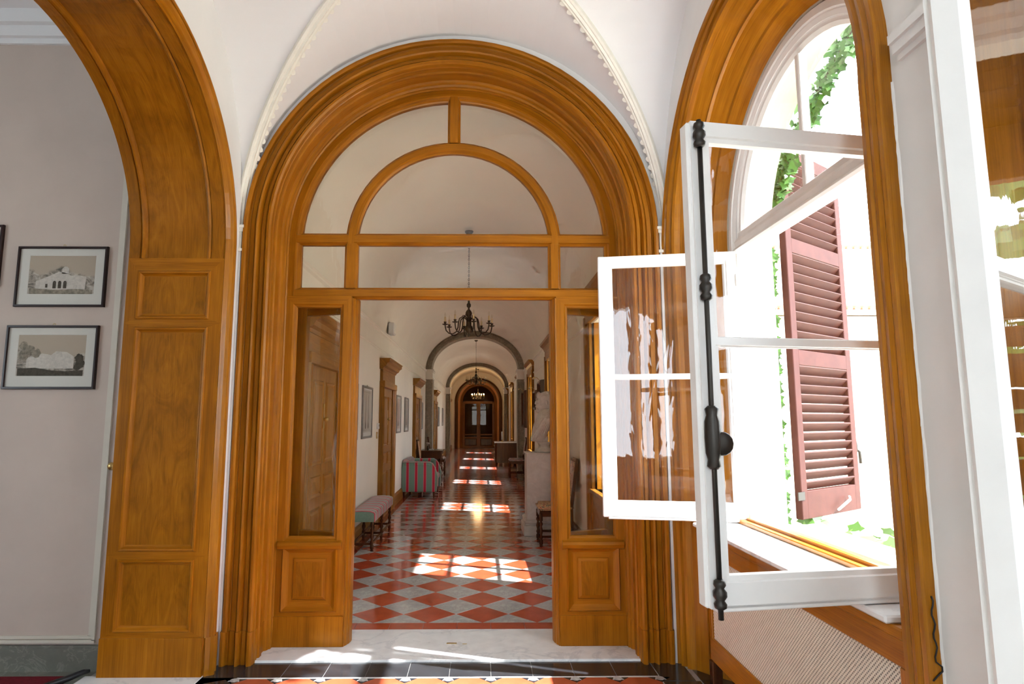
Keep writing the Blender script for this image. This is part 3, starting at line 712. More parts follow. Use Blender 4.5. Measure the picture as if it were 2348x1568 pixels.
def scene_trees(e, u, n, w, h, mw):
    o = n * .0095; rnd = random.Random(3); P = lambda pts, m, nm, d=0: MB().prism(pts, o + n * d, u, (0, 0, 1), n, .0004).build(nm, m, e, local=True)
    y0 = mw * 1.12 + .05
    P([(-.16, y0), (.15, y0), (.15, y0 + .08), (.1, y0 + .11), (.03, y0 + .115), (.0, y0 + .09), (-.06, y0 + .10), (-.16, y0 + .07)], PALE, 'ruin_drawing')
    def blob(x, z, r): return [(x + r * (0.75 + .4 * rnd.random()) * math.cos(2 * PI * k / 18), z + r * (0.75 + .4 * rnd.random()) * math.sin(2 * PI * k / 18)) for k in range(18)]
    for x, z, r in ((-.18, y0 + .09, .035), (-.14, y0 + .12, .035), (-.10, y0 + .10, .03), (-.185, y0 + .15, .03)): P(blob(x, z, r), MIDT, 'tree_drawing', .0005 + rnd.random() * .0004)
    for x, z, r in ((.185, y0 + .07, .03), (.19, y0 + .03, .032), (.175, y0 + .01, .025)): P(blob(x, z, r), INK, 'tree_drawing', .0005 + rnd.random() * .0004)
    P([(-.215, mw * 1.12), (.215, mw * 1.12), (.215, y0 - .01), (.1, y0 - .018), (0, y0 - .012), (-.1, y0 + .005), (-.215, y0 + .0)], INK, 'ground_drawing', .0003)
picture((-3.125, 4.07, 2.295), (1, 0, 0), (0, -1, 0), .60, .415, .017, .078, FRAMEB, engraving('engraving_church', 1.0), 'black framed engraving of a domed ruin, upper of the pair', 'engravings in the side room', detail=scene_church)
picture((-3.15, 4.07, 1.745), (1, 0, 0), (0, -1, 0), .605, .425, .017, .078, FRAMEB, engraving('engraving_trees', 4.0), 'black framed engraving of ruins and trees, lower of the pair', 'engravings in the side room', detail=scene_trees)
picture((-3.84, 4.07, 2.43), (1, 0, 0), (0, -1, 0), .60, .43, .017, .078, FRAMEB, engraving('engraving_third', 9.0), 'black framed picture cut off at the left edge', 'engravings in the side room')

# ------------------------------------------------------------------ garden window with open sashes
WC, WZ = 2.88, 2.64
PFAR = [(1.27, 1.34), (1.27, 1.27), (1.255, 1.258), (1.238, 1.268), (1.232, 1.300), (1.205, 1.276), (1.188, 1.290), (1.182, 1.330), (1.158, 1.298), (1.142, 1.312), (1.130, 1.348), (1.06, 1.40), (1.042, 1.400), (1.046, 1.425), (.965, 1.50), (.945, 1.505), (.925, 1.53), (.885, 1.575), (.885, 1.60), (1.27, 1.60)]
PNEA = [(1.095, 1.34), (1.095, 1.256), (1.088, 1.250), (1.07, 1.25), (1.06, 1.255), (1.045, 1.248), (1.03, 1.25), (1.02, 1.255), (1.01, 1.248), (.99, 1.25), (.98, 1.265), (.965, 1.38), (.955, 1.385), (.95, 1.395), (.93, 1.48), (.92, 1.49), (.91, 1.51), (.885, 1.575), (.885, 1.60), (1.095, 1.60)]
PSYM = [(min(r, .93 + (r - 1.0) * .05) if r > .93 else r, x) for r, x in PNEA]

def lever_bolt(par, zb, zt, zm):
    """black iron cremone bolt with ornamental guides on the stile face (-y side)"""
    mb = MB(); mb.tube([(0, 0, zb - .045), (0, 0, zt + .012)], .0085, 8)
    for z in (zb + .03, zt - .04, (zm + zt) / 2 - .04):
        mb.lathe([(.010, -.045), (.018, -.040), (.020, -.028), (.013, -.018), (.021, -.006), (.021, .008), (.013, .018), (.019, .028), (.017, .040), (.010, .045)], (0, 0, z), 10)
    mb.lathe([(.012, -.10), (.022, -.09), (.018, -.07), (.024, -.05), (.026, 0), (.024, .05), (.018, .07), (.022, .09), (.012, .10)], (0, 0, zm), 10)
    mb.lathe([(.006, -.006), (.034, -.006), (.038, 0), (.034, .006), (.006, .006)], (-.026, .012, zm - .02), 14, axis='y')
    return mb
def make_sash(win, hinge, free, z0, h, name, bolt=False, face=-1, mun=.525, width=None):
    """casement leaf: local x runs from the hinge to the free edge, local -y faces the camera"""
    hv, fv = Vector(hinge), Vector(free); d = fv - hv; W = width or d.length
    ang = math.atan2(d.y, d.x)
    e = empty(name, Vector((hinge[0], hinge[1], z0)) - world_loc(win), ang, win)
    n = (0, 1, 0); t = .023; zm = h * mun
    sgn = 1 if d.x < 0 else -1                       # when the leaf points to -X its local +y looks at -Y
    st, tr, br = .078, .072, .098
    mb = MB()
    for (z0_, z1_, a, b) in ((0, zm, br, zm - .016), (zm, h, zm + .016, h - tr)):
        for s_, dd in ((1, -t), (-1, t)):
            lo = [(0, W, z0_, z1_, dd), (st - .022, W - st + .022, a - (.022 if z0_ == 0 else .004), b + (.022 if z1_ == h else .004), dd), (st - .018, W - st + .018, a - (.018 if z0_ == 0 else .003), b + (.018 if z1_ == h else .003), dd + s_ * .008), (st - .008, W - st + .008, a - .002, b + .002, dd + s_ * .009), (st, W - st, a, b, 0)]
            mb.nested((0, 0, 0), (1, 0, 0), (0, 0, 1), n, lo, False)
    for x in (0, W): mb.poly([(x, -t, 0), (x, t, 0), (x, t, h), (x, -t, h)])
    for z in (0, h): mb.poly([(0, -t, z), (W, -t, z), (W, t, z), (0, t, z)])
    mb.build('sash_frame', WHITEP, e, local=True)
    MB().cbox(W - .030, W + .012, -t - .012 if bolt else -t * .6, t * .6 if bolt else t + .012, .0, h, .006).build('rebate_bead', WHITEP, e, local=True)
    for (a, b) in ((br, zm - .016), (zm + .016, h - tr)): MB().box(st - .003, W - st + .003, -.0015, .0015, a - .003, b + .003).build('pane', GLASS, e, local=True)
    MB().cbox(st, W - st, -.012, .012, zm - .017, zm + .017, .004).build('glazing_bar', WHITEP, e, local=True)
    MB().cbox(.01, W - .02, -t - .012, t + .0, -.012, .012, .004).build('drip_rail', WHITEP, e, local=True)
    if bolt:
        b = lever_bolt(e, .02, h - .02, h * .33).build('cremone_bolt', IRON, e, local=True); b.location = (W - .018, sgn * (t + .022), 0)
    for z in (.18, h - .18):
        o = MB().lathe([(.007, -.04), (.009, -.036), (.009, .036), (.007, .04)], (0, sgn * (t + .004), z), 8).build('hinge', WHITEP, e, local=True)
    return e

def arched_window(name, yc, label, pf, pn, sill_x=1.244, far=True):
    w = tag(empty(name, (1.6, yc, 0)), label, None, None, S)
    arch_sweep('X', yc, 0.0, WZ, pf, WOODG, 'casing', w, 40, prof2=pn)
    RF = [(.875, 1.575), (.835, 1.572), (.828, 1.580), (.822, 1.580), (.800, 1.590), (.800, 1.66), (.875, 1.66)]
    arch_sweep('X', yc, 0.93, WZ, RF, WHITEP, 'outer_frame', w, 40)
    mb = MB(); mb.solid_sweep([[(x, y, z) for x, z in ((1.575, 2.572), (1.565, 2.585), (1.575, 2.602), (1.585, 2.610), (1.580, 2.640), (1.590, 2.662), (1.66, 2.662), (1.66, 2.572))] for y in (yc - .81, yc + .81)]); mb.build('transom', WHITEP, w, grain='y')
    mb = MB(); mb.solid_sweep([[(x, y, z) for x, z in ((1.570, .925), (1.570, .955), (1.590, .965), (1.605, .985), (1.66, .985), (1.70, .965), (1.70, .925))] for y in (yc - .81, yc + .81)]); mb.build('sill_rail', WHITEP, w, grain='y')
    FRI = [(.803, 1.595), (.785, 1.592), (.775, 1.60), (.760, 1.603), (.742, 1.620), (.742, 1.645), (.803, 1.645)]
    mb = MB(); mb.solid_sweep(arch_rows('X', yc, [(math.cos(PI * k / 32), math.sin(PI * k / 32), WZ + .02, 0) for k in range(33)], FRI)); mb.build('fanlight_frame', WHITEP, w)
    MB().cbox(1.595, 1.645, yc - .80, yc + .80, 2.655, 2.70, .006).build('fanlight_rail', WHITEP, w)
    MB().cbox(1.598, 1.642, yc - .018, yc + .018, 2.69, 3.39, .005).build('glazing_bar', WHITEP, w)
    for sg in (1, -1):
        pts = [(yc + sg * .016, 2.69)] + [(yc + sg * .745 * math.cos(a), 2.66 + .745 * math.sin(a)) for a in [0.04 + (PI / 2 - .06) * k / 14 for k in range(15)]]
        mb = MB(); mb.prism(pts, (1.620, 0, 0), (0, 1, 0), (0, 0, 1), (1, 0, 0), .003); mb.build('pane', GLASS, w)
    mb = MB(); mb.cbox(sill_x, 1.572, yc - .925, yc + (.80 if far else .86), .925, .95, .006); mb.build('inner_sill', MARB, w)
    for x0, x1, zt in ((1.50, 1.535, .972), (1.538, 1.572, .985)): MB().cbox(x0, x1, yc - .84, yc + .84, .948, zt, .005).build('sill_moulding', WOODG, w, grain='y')
    MB().box(1.66, 2.02, yc - .86, yc + .86, .90, .925).build('outer_sill', MARB, w)
    return w
win1 = arched_window('window_1', WC, 'tall arched garden window with two white casements swung inwards', PFAR, PNEA)
make_sash(win1, (1.556, 3.635), (.752, 3.785), .968, 1.60, 'sash', False)
make_sash(win1, (1.556, 2.128), (.712, 1.995), .965, 1.60, 'sash', True)
win2 = arched_window('window_2', 0.64, 'nearest arched window with a white casement at the right edge', PSYM, PSYM)
make_sash(win2, (1.475, 1.40), (.783, .955), .965, 1.60, 'sash', False)
# chipped putty line where the casing meets the pier
mb = MB()
rnd = random.Random(5)
rows = [[(1.284, 1.786 + rnd.uniform(-.003, .003), z), (1.286, 1.782 + rnd.uniform(-.003, .003), z), (1.30, 1.770, z), (1.30, 1.79, z)] for z in [k * .05 for k in range(53)]]
mb.solid_sweep(rows); tag(mb.build('trim_13', WHITEP), 'ragged plaster edge beside the near window casing', None, None, S)

# radiator cover below the window
rc = tag(empty('radiator_cover', (1.22, 2.55, 0)), 'oak radiator cover with a cream lattice grille below the window', 'radiator cover')
y0, y1 = 1.897, 3.53
MB().cbox(1.264, 1.295, y0, y1, .243, .364, .004).build('rail', WOODG, rc, grain='y')
MB().cbox(1.264, 1.295, y0, y1, .808, .925, .004).build('rail', WOOD, rc, grain='y')
MB().cbox(1.256, 1.29, y0, y1, .890, .926, .006).build('moulding', WOOD, rc, grain='y')
for a in (y0, y1 - .04): MB().cbox(1.264, 1.295, a, a + .04, .36, .81, .004).build('stile', WOODG, rc)
for a in (y0, y1 - .05): MB().cbox(1.255, 1.31, a, a + .05, 0, .245, .004).build('leg', WOODD, rc)
MB().cbox(1.285, 1.56, y1 - .035, y1, .243, .925, .004).build('end_panel', WOODG, rc)
mb = MB(); ya, yb, za, zb = y0 + .03, y1 - .03, .360, .812; hh = zb - za; sp = .0165; wd = .0042
k = ya - hh
while k < yb:
    for sg in (1, -1):
        a, b = (k, k + hh) if sg > 0 else (k + hh, k); p, q_ = (a, za), (b, zb)
        def clip(p, q_):
            (pa, pz), (qa, qz) = p, q_; t0, t1 = 0.0, 1.0
            for lo, hi, s0, dlt in ((ya, yb, pa, qa - pa),):
                tA, tB = (lo - s0) / dlt, (hi - s0) / dlt; tA, tB = min(tA, tB), max(tA, tB); t0, t1 = max(t0, tA), min(t1, tB)
            return None if t1 - t0 < .01 else ((pa + (qa - pa) * t0, pz + (qz - pz) * t0), (pa + (qa - pa) * t1, pz + (qz - pz) * t1))
        r = clip(p, q_)
        if r:
            (a0, z0_), (a1, z1_) = r; x = 1.275 + (.0015 if sg > 0 else 0)
            mb.prism([(a0 - wd, z0_), (a0 + wd, z0_), (a1 + wd, z1_), (a1 - wd, z1_)], (x, 0, 0), (0, 1, 0), (0, 0, 1), (1, 0, 0), .0015)
    k += sp
g = mb.build('grille', MESHM, rc); g['kind'] = 'stuff'
MB().box(1.36, 1.54, y0 + .1, y1 - .2, .12, .80).build('radiator_body', paint('radiator_shade', (0.25, 0.22, 0.18), 0.6), rc)

# ------------------------------------------------------------------ garden side: shutters, vines, plants, house opposite
def shutter(hx, hy, fx, fy, z0, h, label, thick=.045):
    d = Vector((fx - hx, fy - hy)); W = d.length; a = math.atan2(d.y, d.x)
    e = empty('louvred_shutter', (hx, hy, z0), a); tag(e, label, 'shutter', 'brown garden shutters')
    MB().cbox(0, .075, -thick / 2, thick / 2, 0, h, .004).build('stile', SHUT, e, local=True); MB().cbox(W - .075, W, -thick / 2, thick / 2, 0, h, .004).build('stile', SHUT, e, local=True)
    rails = [(0, .17), (h * .395, h * .395 + .10), (h * .70, h * .70 + .10), (h - .10, h)]
    for r0, r1 in rails: MB().cbox(.07, W - .07, -thick / 2, thick / 2, r0, r1, .003).build('rail', SHUT, e, local=True)
    sl = MB(); sl.prism([(-.024, .022), (-.019, .029), (.024, -.022), (.019, -.029)], (.07, 0, 0), (0, 1, 0), (0, 0, 1), (1, 0, 0), W - .14); sm = sl.mesh('slat', SHUT)
    for (A, B) in zip(rails[:-1], rails[1:]):
        nz = max(1, int((B[0] - A[1]) / .060))
        for k in range(nz): put('slat', sm, e, (0, 0, A[1] + (k + .5) * (B[0] - A[1]) / nz))
    mb = MB(); mb.tube([(W + .012, 0, .02), (W + .012, 0, h - .03)], .007, 6); mb.lathe([(.01, -.05), (.02, -.02), (.02, .03), (.012, .06)], (W + .016, 0, .42), 8); mb.tube([(W + .02, 0, .42), (W + .04, -.02, .39), (W + .045, -.02, .31)], .010, 6); mb.build('espagnolette', IRON, e, local=True)
    for z in (.12, h * .8): MB().box(-.05, .03, -thick / 2 - .006, -thick / 2, z, z + .05).build('strap_hinge', IRON, e, local=True)
    return e
sh1 = shutter(1.985, 3.885, 2.645, 4.36, .93, 2.45, 'brown louvred shutter folded open outside the garden window')
mb = MB(); mb.tube([(.42, -.045, .03), (.56, -.06, .085), (.60, -.04, .10)], .009, 6); mb.build('hold_back_rod', WHITEP, sh1, local=True)
shutter(1.89, 1.49, 1.89, .69, .93, 1.02, 'lower closed brown shutter mirrored in the nearest casement glass')
shutter(1.89, 1.49, 1.89, .69, 2.28, 1.25, 'upper closed brown shutter mirrored in the nearest casement glass')
shutter(1.89, -.21, 1.89, .60, .93, 1.02, 'lower closed brown shutter behind the nearest casement')
shutter(1.89, -.21, 1.89, .60, 2.28, 1.25, 'upper closed brown shutter behind the nearest casement')

lfm = MB(); pts = []
for k in range(11):
    a = PI / 2 + 2 * PI * k / 11; rr = [1.0, .62, .92, .55, .75, .42, .42, .75, .55, .92, .62][k]; pts.append((rr * .045 * math.cos(a), rr * .05 * math.sin(a)))
lfm.prism(pts, (0, 0, 0), (1, 0, 0), (0, 1, 0), (0, 0, 1), .001); ivy_mesh = lfm.mesh('ivy_leaf', LEAF); low_mesh = lfm.mesh('low_leaf', LEAF2)
def vine(name, label, spine, spread, count, scale, mesh, seed, cat='vine', stem_r=.008, nrm=(-.6, -.8, .2), grp=None):
    rn = random.Random(seed); e = tag(empty(name, spine[0]), label, cat, grp); sp_ = [Vector(p) - Vector(spine[0]) for p in spine]
    MB().tube(sp_, stem_r, 6).build('stem', STEMM, e, local=True)
    for k in range(count):
        t = rn.random() * (len(sp_) - 1.001); i = int(t); p = sp_[i].lerp(sp_[i + 1], t - i)
        p += Vector((rn.uniform(-1, 1) * spread[0], rn.uniform(-1, 1) * spread[1], rn.uniform(-1, 1) * spread[2]))
        o = put('leaf', mesh, e, p); q3 = (Vector(nrm) + Vector((rn.uniform(-.7, .7), rn.uniform(-.7, .7), rn.uniform(-.6, .6)))).to_track_quat('Z', 'Y')
        o.rotation_euler = q3.to_euler(); o.rotation_euler.rotate_axis('Z', rn.uniform(-.8, .8) + PI); s_ = scale * rn.uniform(.7, 1.4); o.scale = (s_, s_, s_)
    return e
vine('ivy_vine', 'green ivy climbing between the window reveal and the shutter', [(1.908, 3.93, .85), (1.908, 3.935, 1.5), (1.908, 3.93, 2.2), (1.908, 3.92, 2.70)], (.014, .055, .05), 190, .72, ivy_mesh, 2)
vine('ivy_swag', 'ivy swag hanging across the arched fanlight outside', [(1.91, 3.80, 2.90), (1.915, 3.74, 3.05), (1.92, 3.60, 3.20), (1.92, 3.36, 3.36), (1.92, 3.05, 3.49), (1.92, 2.80, 3.58)], (.012, .09, .085), 290, .85, ivy_mesh, 3)
for k, (x, y) in enumerate(((2.16, 3.95), (2.22, 3.60), (2.20, 3.25))):
    vine('sill_plant', ['bushy pale leaves below the open shutter', 'pale leaves spreading along the outer sill', 'last tuft of leaves trailing along the outer sill'][k], [(x, y, .45), (x, y + .03, .70), (x - .02, y + .05, .88)], (.16, .18, .07), 60, 1.1, low_mesh, 20 + k, 'plant', .006, (-.3, -.2, 1), 'leafy plants under the window')
tag(MB().box(1.95, 60, -40, 60, -.55, -.45).build('ground', GRAVEL), 'pale gravel garden ground', None, None, S)
bd = tag(empty('house', (7.5, 13, -.5)), 'pale house across the garden with tiled ledges', 'building')
MB().box(4.6, 14, 12, 12.4, -.5, 3.6).build('wall', EXTW, bd); MB().box(4.6, 14, 12.3, 12.8, 3.5, 5.2).build('upper_wall', EXTP, bd)
for (z, yy) in ((3.62, 11.80), (4.95, 12.15)):
    MB().box(4.5, 14, yy, yy + .5, z, z + .08).build('ledge', EXTP, bd)
    tl = MB(); tl.tube([(0, 0, 0), (0, .45, .12)], .06, 8); tlm = tl.mesh('roof_tile', TERRA); 
    for k in range(60):
        o = put('roof_tile', tlm, bd, Vector((4.6 + k * .15, yy, z + .11)) - world_loc(bd))
MB().box(6.9, 7.5, 11.97, 12.02, 1.6, 2.7).build('window', paint('window_shade', (.34, .32, .26), .6), bd); MB().box(6.8, 7.6, 11.9, 12.02, 2.7, 2.8).build('lintel', EXTW, bd)
vine('garden_tree', 'soft green tree above the house opposite', [(5.8, 15, 0), (5.9, 15, 3), (6.4, 15.2, 6.5)], (1.3, .9, 1.6), 180, 5.5, low_mesh, 44, 'tree', .12, (-.5, -.8, .3))
vine('garden_hedge', 'leafy bush outside the nearest window', [(2.62, 1.70, -.4), (2.62, 1.70, 1.0), (2.60, 1.68, 3.0)], (.12, .24, .25), 280, 1.7, ivy_mesh, 47, 'bush', .02, (-.8, -.4, .3))

# ------------------------------------------------------------------ the long corridor
KL, KR, KZ, KH = -1.58, 1.24, 2.96, 1.12
KC, KW, YE = (KL + KR) / 2, (KR - KL) / 2, 33.0
tag(MB().box(KL - .3, KL, YB, YE + .1, -.05, KZ + .2).build('wall_corridor_left', CORR), 'long white corridor wall with oak doors', None, None, S)
KWIN = [6.2, 10.6, 15.0, 19.4, 23.8, 28.2]
mb = MB(); rect_wall(mb, KR, KR + .36, YB, YE + .1, -.05, KZ + .2, [(y - .55, y + .55, .80, 2.62) for y in KWIN])
tag(mb.build('wall_corridor_right', CORR), 'white corridor wall with sunlit windows', None, None, S)
mb = MB(); rows = []
for y in [YB - .04 + (YE + .1 - YB) * k / 30 for k in range(31)]:
    rows.append([(KC - KW * math.cos(PI * j / 40), y, KZ + KH * math.sin(PI * j / 40)) for j in range(41)])
mb.grid(rows, smooth=True); tag(mb.build('ceiling_corridor', CORR), 'white barrel vault of the corridor', None, None, S)
ct = 12
for side, x, sg in (('left', KL, 1), ('right', KR, -1)):
    for (z, hgt, pr) in ((KZ - .02, .055, .045), (2.645, .035, .022)):
        ct += 2; mb = MB()
        prof = [(0, z - hgt), (pr * .5, z - hgt * .7), (pr * .55, z - hgt * .4), (pr, z - hgt * .2), (pr, z), (0, z + .01)]
        mb.solid_sweep([[(x + sg * a, y, b) for a, b in prof] for y in (YB, YE)]); tag(mb.build('trim_%d' % (ct + (side == 'right')), CORR), 'white moulding along the %s corridor wall%s' % (side, ' below the vault' if z > 2.8 else ''), None, None, S)
    mb = MB(); mb.solid_sweep([[(x + sg * a, y, b) for a, b in ((0, 0), (.03, 0), (.03, .16), (.018, .18), (.012, .20), (0, .20))] for y in (YB, YE)])
    tag(mb.build('baseboard_' + side, WOODC, grain='y'), 'brown wooden baseboard along the %s corridor wall' % side, None, None, S)

# chequered floor laid on the diagonal
cf = tag(MB().box(KL - .4, KR + .5, YB - .01, YE + 2.7, -.06, -.003).build('floor_corridor', T_GROUT), 'polished chequered corridor floor', None, None, S)
D = 0.42; BX0, BX1, BY0 = -1.455, 1.115, 4.925
def clip_poly(poly, f):
    out = []
    for i in range(len(poly)):
        a, b = poly[i], poly[(i + 1) % len(poly)]; fa, fb = f(a), f(b)
        if fa >= 0: out.append(a)
        if (fa >= 0) != (fb >= 0):
            t = fa / (fa - fb); out.append((a[0] + (b[0] - a[0]) * t, a[1] + (b[1] - a[1]) * t))
    return out
h_ = D / 2; full = [(h_, 0), (0, h_), (-h_, 0), (0, -h_)]
TM = [tile_mesh('red_tile', full, T_RED), tile_mesh('pale_tile', full, T_WHT)]
rest = MB(); nt_ = 0; row = 0; cache = {}
while 5.135 - h_ + row * h_ < YE:
    y = 5.135 - h_ + row * h_; red = (row % 2 == 1); x0 = -.406 if red else -.196
    for k in range(-5, 6):
        x = x0 + D * k; poly = [(x + a, y + b) for a, b in full]
        for f in ((lambda p: p[0] - BX0), (lambda p: BX1 - p[0]), (lambda p: p[1] - BY0)):
            if poly: poly = clip_poly(poly, f)
        pp = []
        for p in poly:
            if not pp or (abs(p[0] - pp[-1][0]) + abs(p[1] - pp[-1][1])) > 1e-4: pp.append(p)
        if len(pp) > 2 and abs(pp[0][0] - pp[-1][0]) + abs(pp[0][1] - pp[-1][1]) < 1e-4: pp.pop()
        if len(pp) < 3: continue
        nm = 'red_tile' if red else 'pale_tile'
        if nt_ < 298:
            if len(pp) == 4 and abs(max(p[0] for p in pp) - x - h_) < 1e-3 and abs(x - min(p[0] for p in pp) - h_) < 1e-3 and y - h_ >= BY0 - 1e-3: me = TM[0 if red else 1]
            else:
                key = (nm, tuple((round(p[0] - x, 3), round(p[1] - y, 3)) for p in pp)); me = cache.get(key)
                if me is None: me = cache[key] = tile_mesh(nm, [(p[0] - x, p[1] - y) for p in pp], T_RED if red else T_WHT)
            put(nm, me, cf, (x, y, 0)); nt_ += 1
        else:
            c = (sum(p[0] for p in pp) / len(pp), sum(p[1] for p in pp) / len(pp))
            rest.poly([(c[0] + (p[0] - c[0]) * .994, c[1] + (p[1] - c[1]) * .994, 0) for p in pp], 0 if red else 1)
    row += 1
r_ = rest.build('far_tiles', [T_RED, T_WHT], cf); r_['kind'] = 'stuff'
bt = tile_mesh('border_tile', sq(.2555, .18), T_RED)
for k in range(10): put('border_tile', bt, cf, (-1.455 + k * .2555, 4.745, 0))
bl = tile_mesh('border_tile', sq(.122, 1.2), T_RED)
for k in range(24): put('border_tile', bl, cf, (-1.577, 4.745 + 1.2 * k, 0)); put('border_tile', bl, cf, (1.118, 4.745 + 1.2 * k, 0))

# stone pilasters and transverse arches
for k, y in enumerate((17.45, 27.5)):
    e = tag(empty('trim_%d' % (30 + k), (KC, y, 0)), ['nearer', 'farther'][k] + ' grey stone arch on pilasters across the corridor', None, None, S)
    for sg, x in ((1, KL), (-1, KR)):
        mb = MB(); o = (x + (0 if sg > 0 else -.20), y, 0)
        mb.nested(o, (1, 0, 0), (0, 0, 1), (0, 1, 0), [(0, .20, 0, 2.68, 0), (.03, .17, .3, 2.60, 0), (.04, .16, .31, 2.59, .012), (.055, .145, .325, 2.575, .012), (.06, .14, .33, 2.57, .004)], True, back=.5)
        mb.build('pilaster', STONE, e)
        mb = MB()
        for (a, z0, z1) in ((.0, 2.68, 2.88), (.02, 2.68, 2.71), (.02, 2.88, 2.92), (.04, 2.92, 2.965)): mb.box(min(x, x + sg * (.2 + a)), max(x, x + sg * (.2 + a)), y - a, y + .5 + a, z0, z1)
        mb.build('impost', CORR, e)
    prof = [(0.0, y), (.05, y - .012), (.06, y), (.115, y), (.12, y - .012), (.165, y - .012), (.17, y), (.175, y + .5), (0, y + .5)]
    mb = MB(); mb.solid_sweep([[(KC - (KW + .005 - a) * math.cos(PI * j / 40), yy, KZ + (KH + .005 - a) * math.sin(PI * j / 40)) for a, yy in prof] for j in range(41)]); mb.build('arch_band', STONE, e)

# oak doors on the left
def oak_door(n, yc, label, hw=.50):
    e = tag(empty('door_%d' % n, (KL, yc, 0)), label, None, None, S); x = KL
    for sg in (-1, 1):
        a, b = yc + sg * hw, yc + sg * (hw + .20); lo, hi = min(a, b), max(a, b)
        mb = MB(); mb.solid_sweep([[(x + d, lo + (hi - lo) * (t if sg > 0 else 1 - t), z) for t, d in ((0, 0), (0, .045), (.1, .05), (.18, .035), (.5, .035), (.56, .055), (.66, .06), (.75, .07), (.95, .075), (1, .06), (1, 0))] for z in (0, 2.12)]); mb.build('jamb', WOODC, e)
    mb = MB(); mb.cbox(x, x + .082, yc - hw - .205, yc + hw + .205, 2.05, 2.15, .006); mb.build('head', WOODC, e, grain='y')
    MB().cbox(x, x + .045, yc - hw - .18, yc + hw + .18, 2.14, 2.33, .004).build('frieze', WOODC, e, grain='y')
    mb = MB(); mb.solid_sweep([[(x + d, y, z) for d, z in ((0, 2.33), (.05, 2.33), (.065, 2.36), (.10, 2.38), (.12, 2.42), (.155, 2.44), (.155, 2.475), (.17, 2.50), (0, 2.50))] for y in (yc - hw - .24, yc + hw + .24)]); mb.build('cornice', WOODC, e, grain='y')
    lf = MB(); lf.cbox(x, x + .022, yc - hw, yc + hw, 0.01, 2.06, .003); lf = lf.build('leaf', WOODC, e)
    for (z0, z1) in ((.18, .72), (.82, 1.02), (1.12, 1.92)):
        for y0_, y1_ in ((yc - hw + .09, yc - .05), (yc + .05, yc + hw - .09)):
            mb = MB(); mb.nested((x + .022, 0, 0), (0, 1, 0), (0, 0, 1), (1, 0, 0), [(y0_, y1_, z0, z1, 0), (y0_ + .01, y1_ - .01, z0 + .01, z1 - .01, .012), (y0_ + .03, y1_ - .03, z0 + .03, z1 - .03, .004), (y0_ + .05, y1_ - .05, z0 + .05, z1 - .05, .012)], True); mb.build('panel', WOODC, lf, off=tuple(world_loc(e)))
    mb = MB(); mb.box(x + .02, x + .03, yc - .02, yc + .02, 1.46, 1.70); mb.lathe([(.01, .03), (.022, .05), (.018, .07), (.004, .075)], (x, yc, 1.55), 10, axis='x'); mb.build('handle', BRASS, lf, off=tuple(world_loc(e)))
    return e
for k, (y, lb) in enumerate(((6.10, 'first oak corridor door seen through the left side light'), (10.25, 'second oak corridor door behind the striped bench'), (14.95, 'third oak corridor door beyond the striped settee'), (20.75, 'fourth oak corridor door past the first stone arch'), (29.6, 'last oak corridor door near the far glazed door'))): oak_door(10 + k, y, lb)

# corridor windows
for k, yc in enumerate(KWIN):
    e = tag(empty('window_%d' % (10 + k), (KR, yc, 0)), 'oak framed corridor window, number %s along the right wall' % ['one', 'two', 'three', 'four', 'five', 'six'][k], None, None, S); x = KR
    for sg in (-1, 1):
        a, b = yc + sg * .55, yc + sg * .75; lo, hi = min(a, b), max(a, b)
        mb = MB(); mb.solid_sweep([[(x - d, lo + (hi - lo) * (t if sg > 0 else 1 - t), z) for t, d in ((0, -.02), (0, .03), (.1, .04), (.2, .03), (.6, .03), (.7, .06), (.95, .065), (1, .05), (1, -.02))] for z in (0.2, 2.70)]); mb.build('jamb', WOODC, e)
        MB().box(x + .02, x + .24, min(a, a - sg * .02), max(a, a - sg * .02), .80, 2.62).build('reveal', WOODG, e)  # golden oak tone stands in for sunlight on the reveal
    MB().cbox(x - .05, x + .02, yc - .75, yc + .75, 2.62, 2.80, .006).build('head', WOODC, e, grain='y')
    mb = MB(); mb.solid_sweep([[(x - d, y, z) for d, z in ((0, 2.80), (.05, 2.80), (.08, 2.86), (.13, 2.90), (.14, 2.935), (0, 2.935))] for y in (yc - .80, yc + .80)]); mb.build('cornice', WOODC, e, grain='y')
    MB().cbox(x - .06, x + .24, yc - .60, yc + .60, .76, .80, .006).build('inner_sill', WOODC, e, grain='y')
    MB().cbox(x - .03, x + .02, yc - .56, yc + .56, .20, .76, .006).build('apron', WOODC, e, grain='y')
    for (a, b) in ((-.53, -.47), (-.03, .03), (.47, .53)): MB().cbox(x + .24, x + .28, yc + a, yc + b, .80, 2.62, .004).build('stile', WHITEP, e)
    for (a, b) in ((.80, .87), (1.50, 1.53), (2.08, 2.12), (2.56, 2.62)): MB().cbox(x + .242, x + .278, yc - .53, yc + .53, a, b, .004).build('rail', WHITEP, e, grain='y')
    for a in (-.5, 0.0): MB().box(x + .258, x + .261, yc + a, yc + a + .5, .82, 2.6).build('pane', GLASS, e)
tag(MB().box(1.95, 2.4, 4.9, 40, -.5, .2).build('garden_wall', EXTW), 'low garden wall outside the corridor', None, None, S)

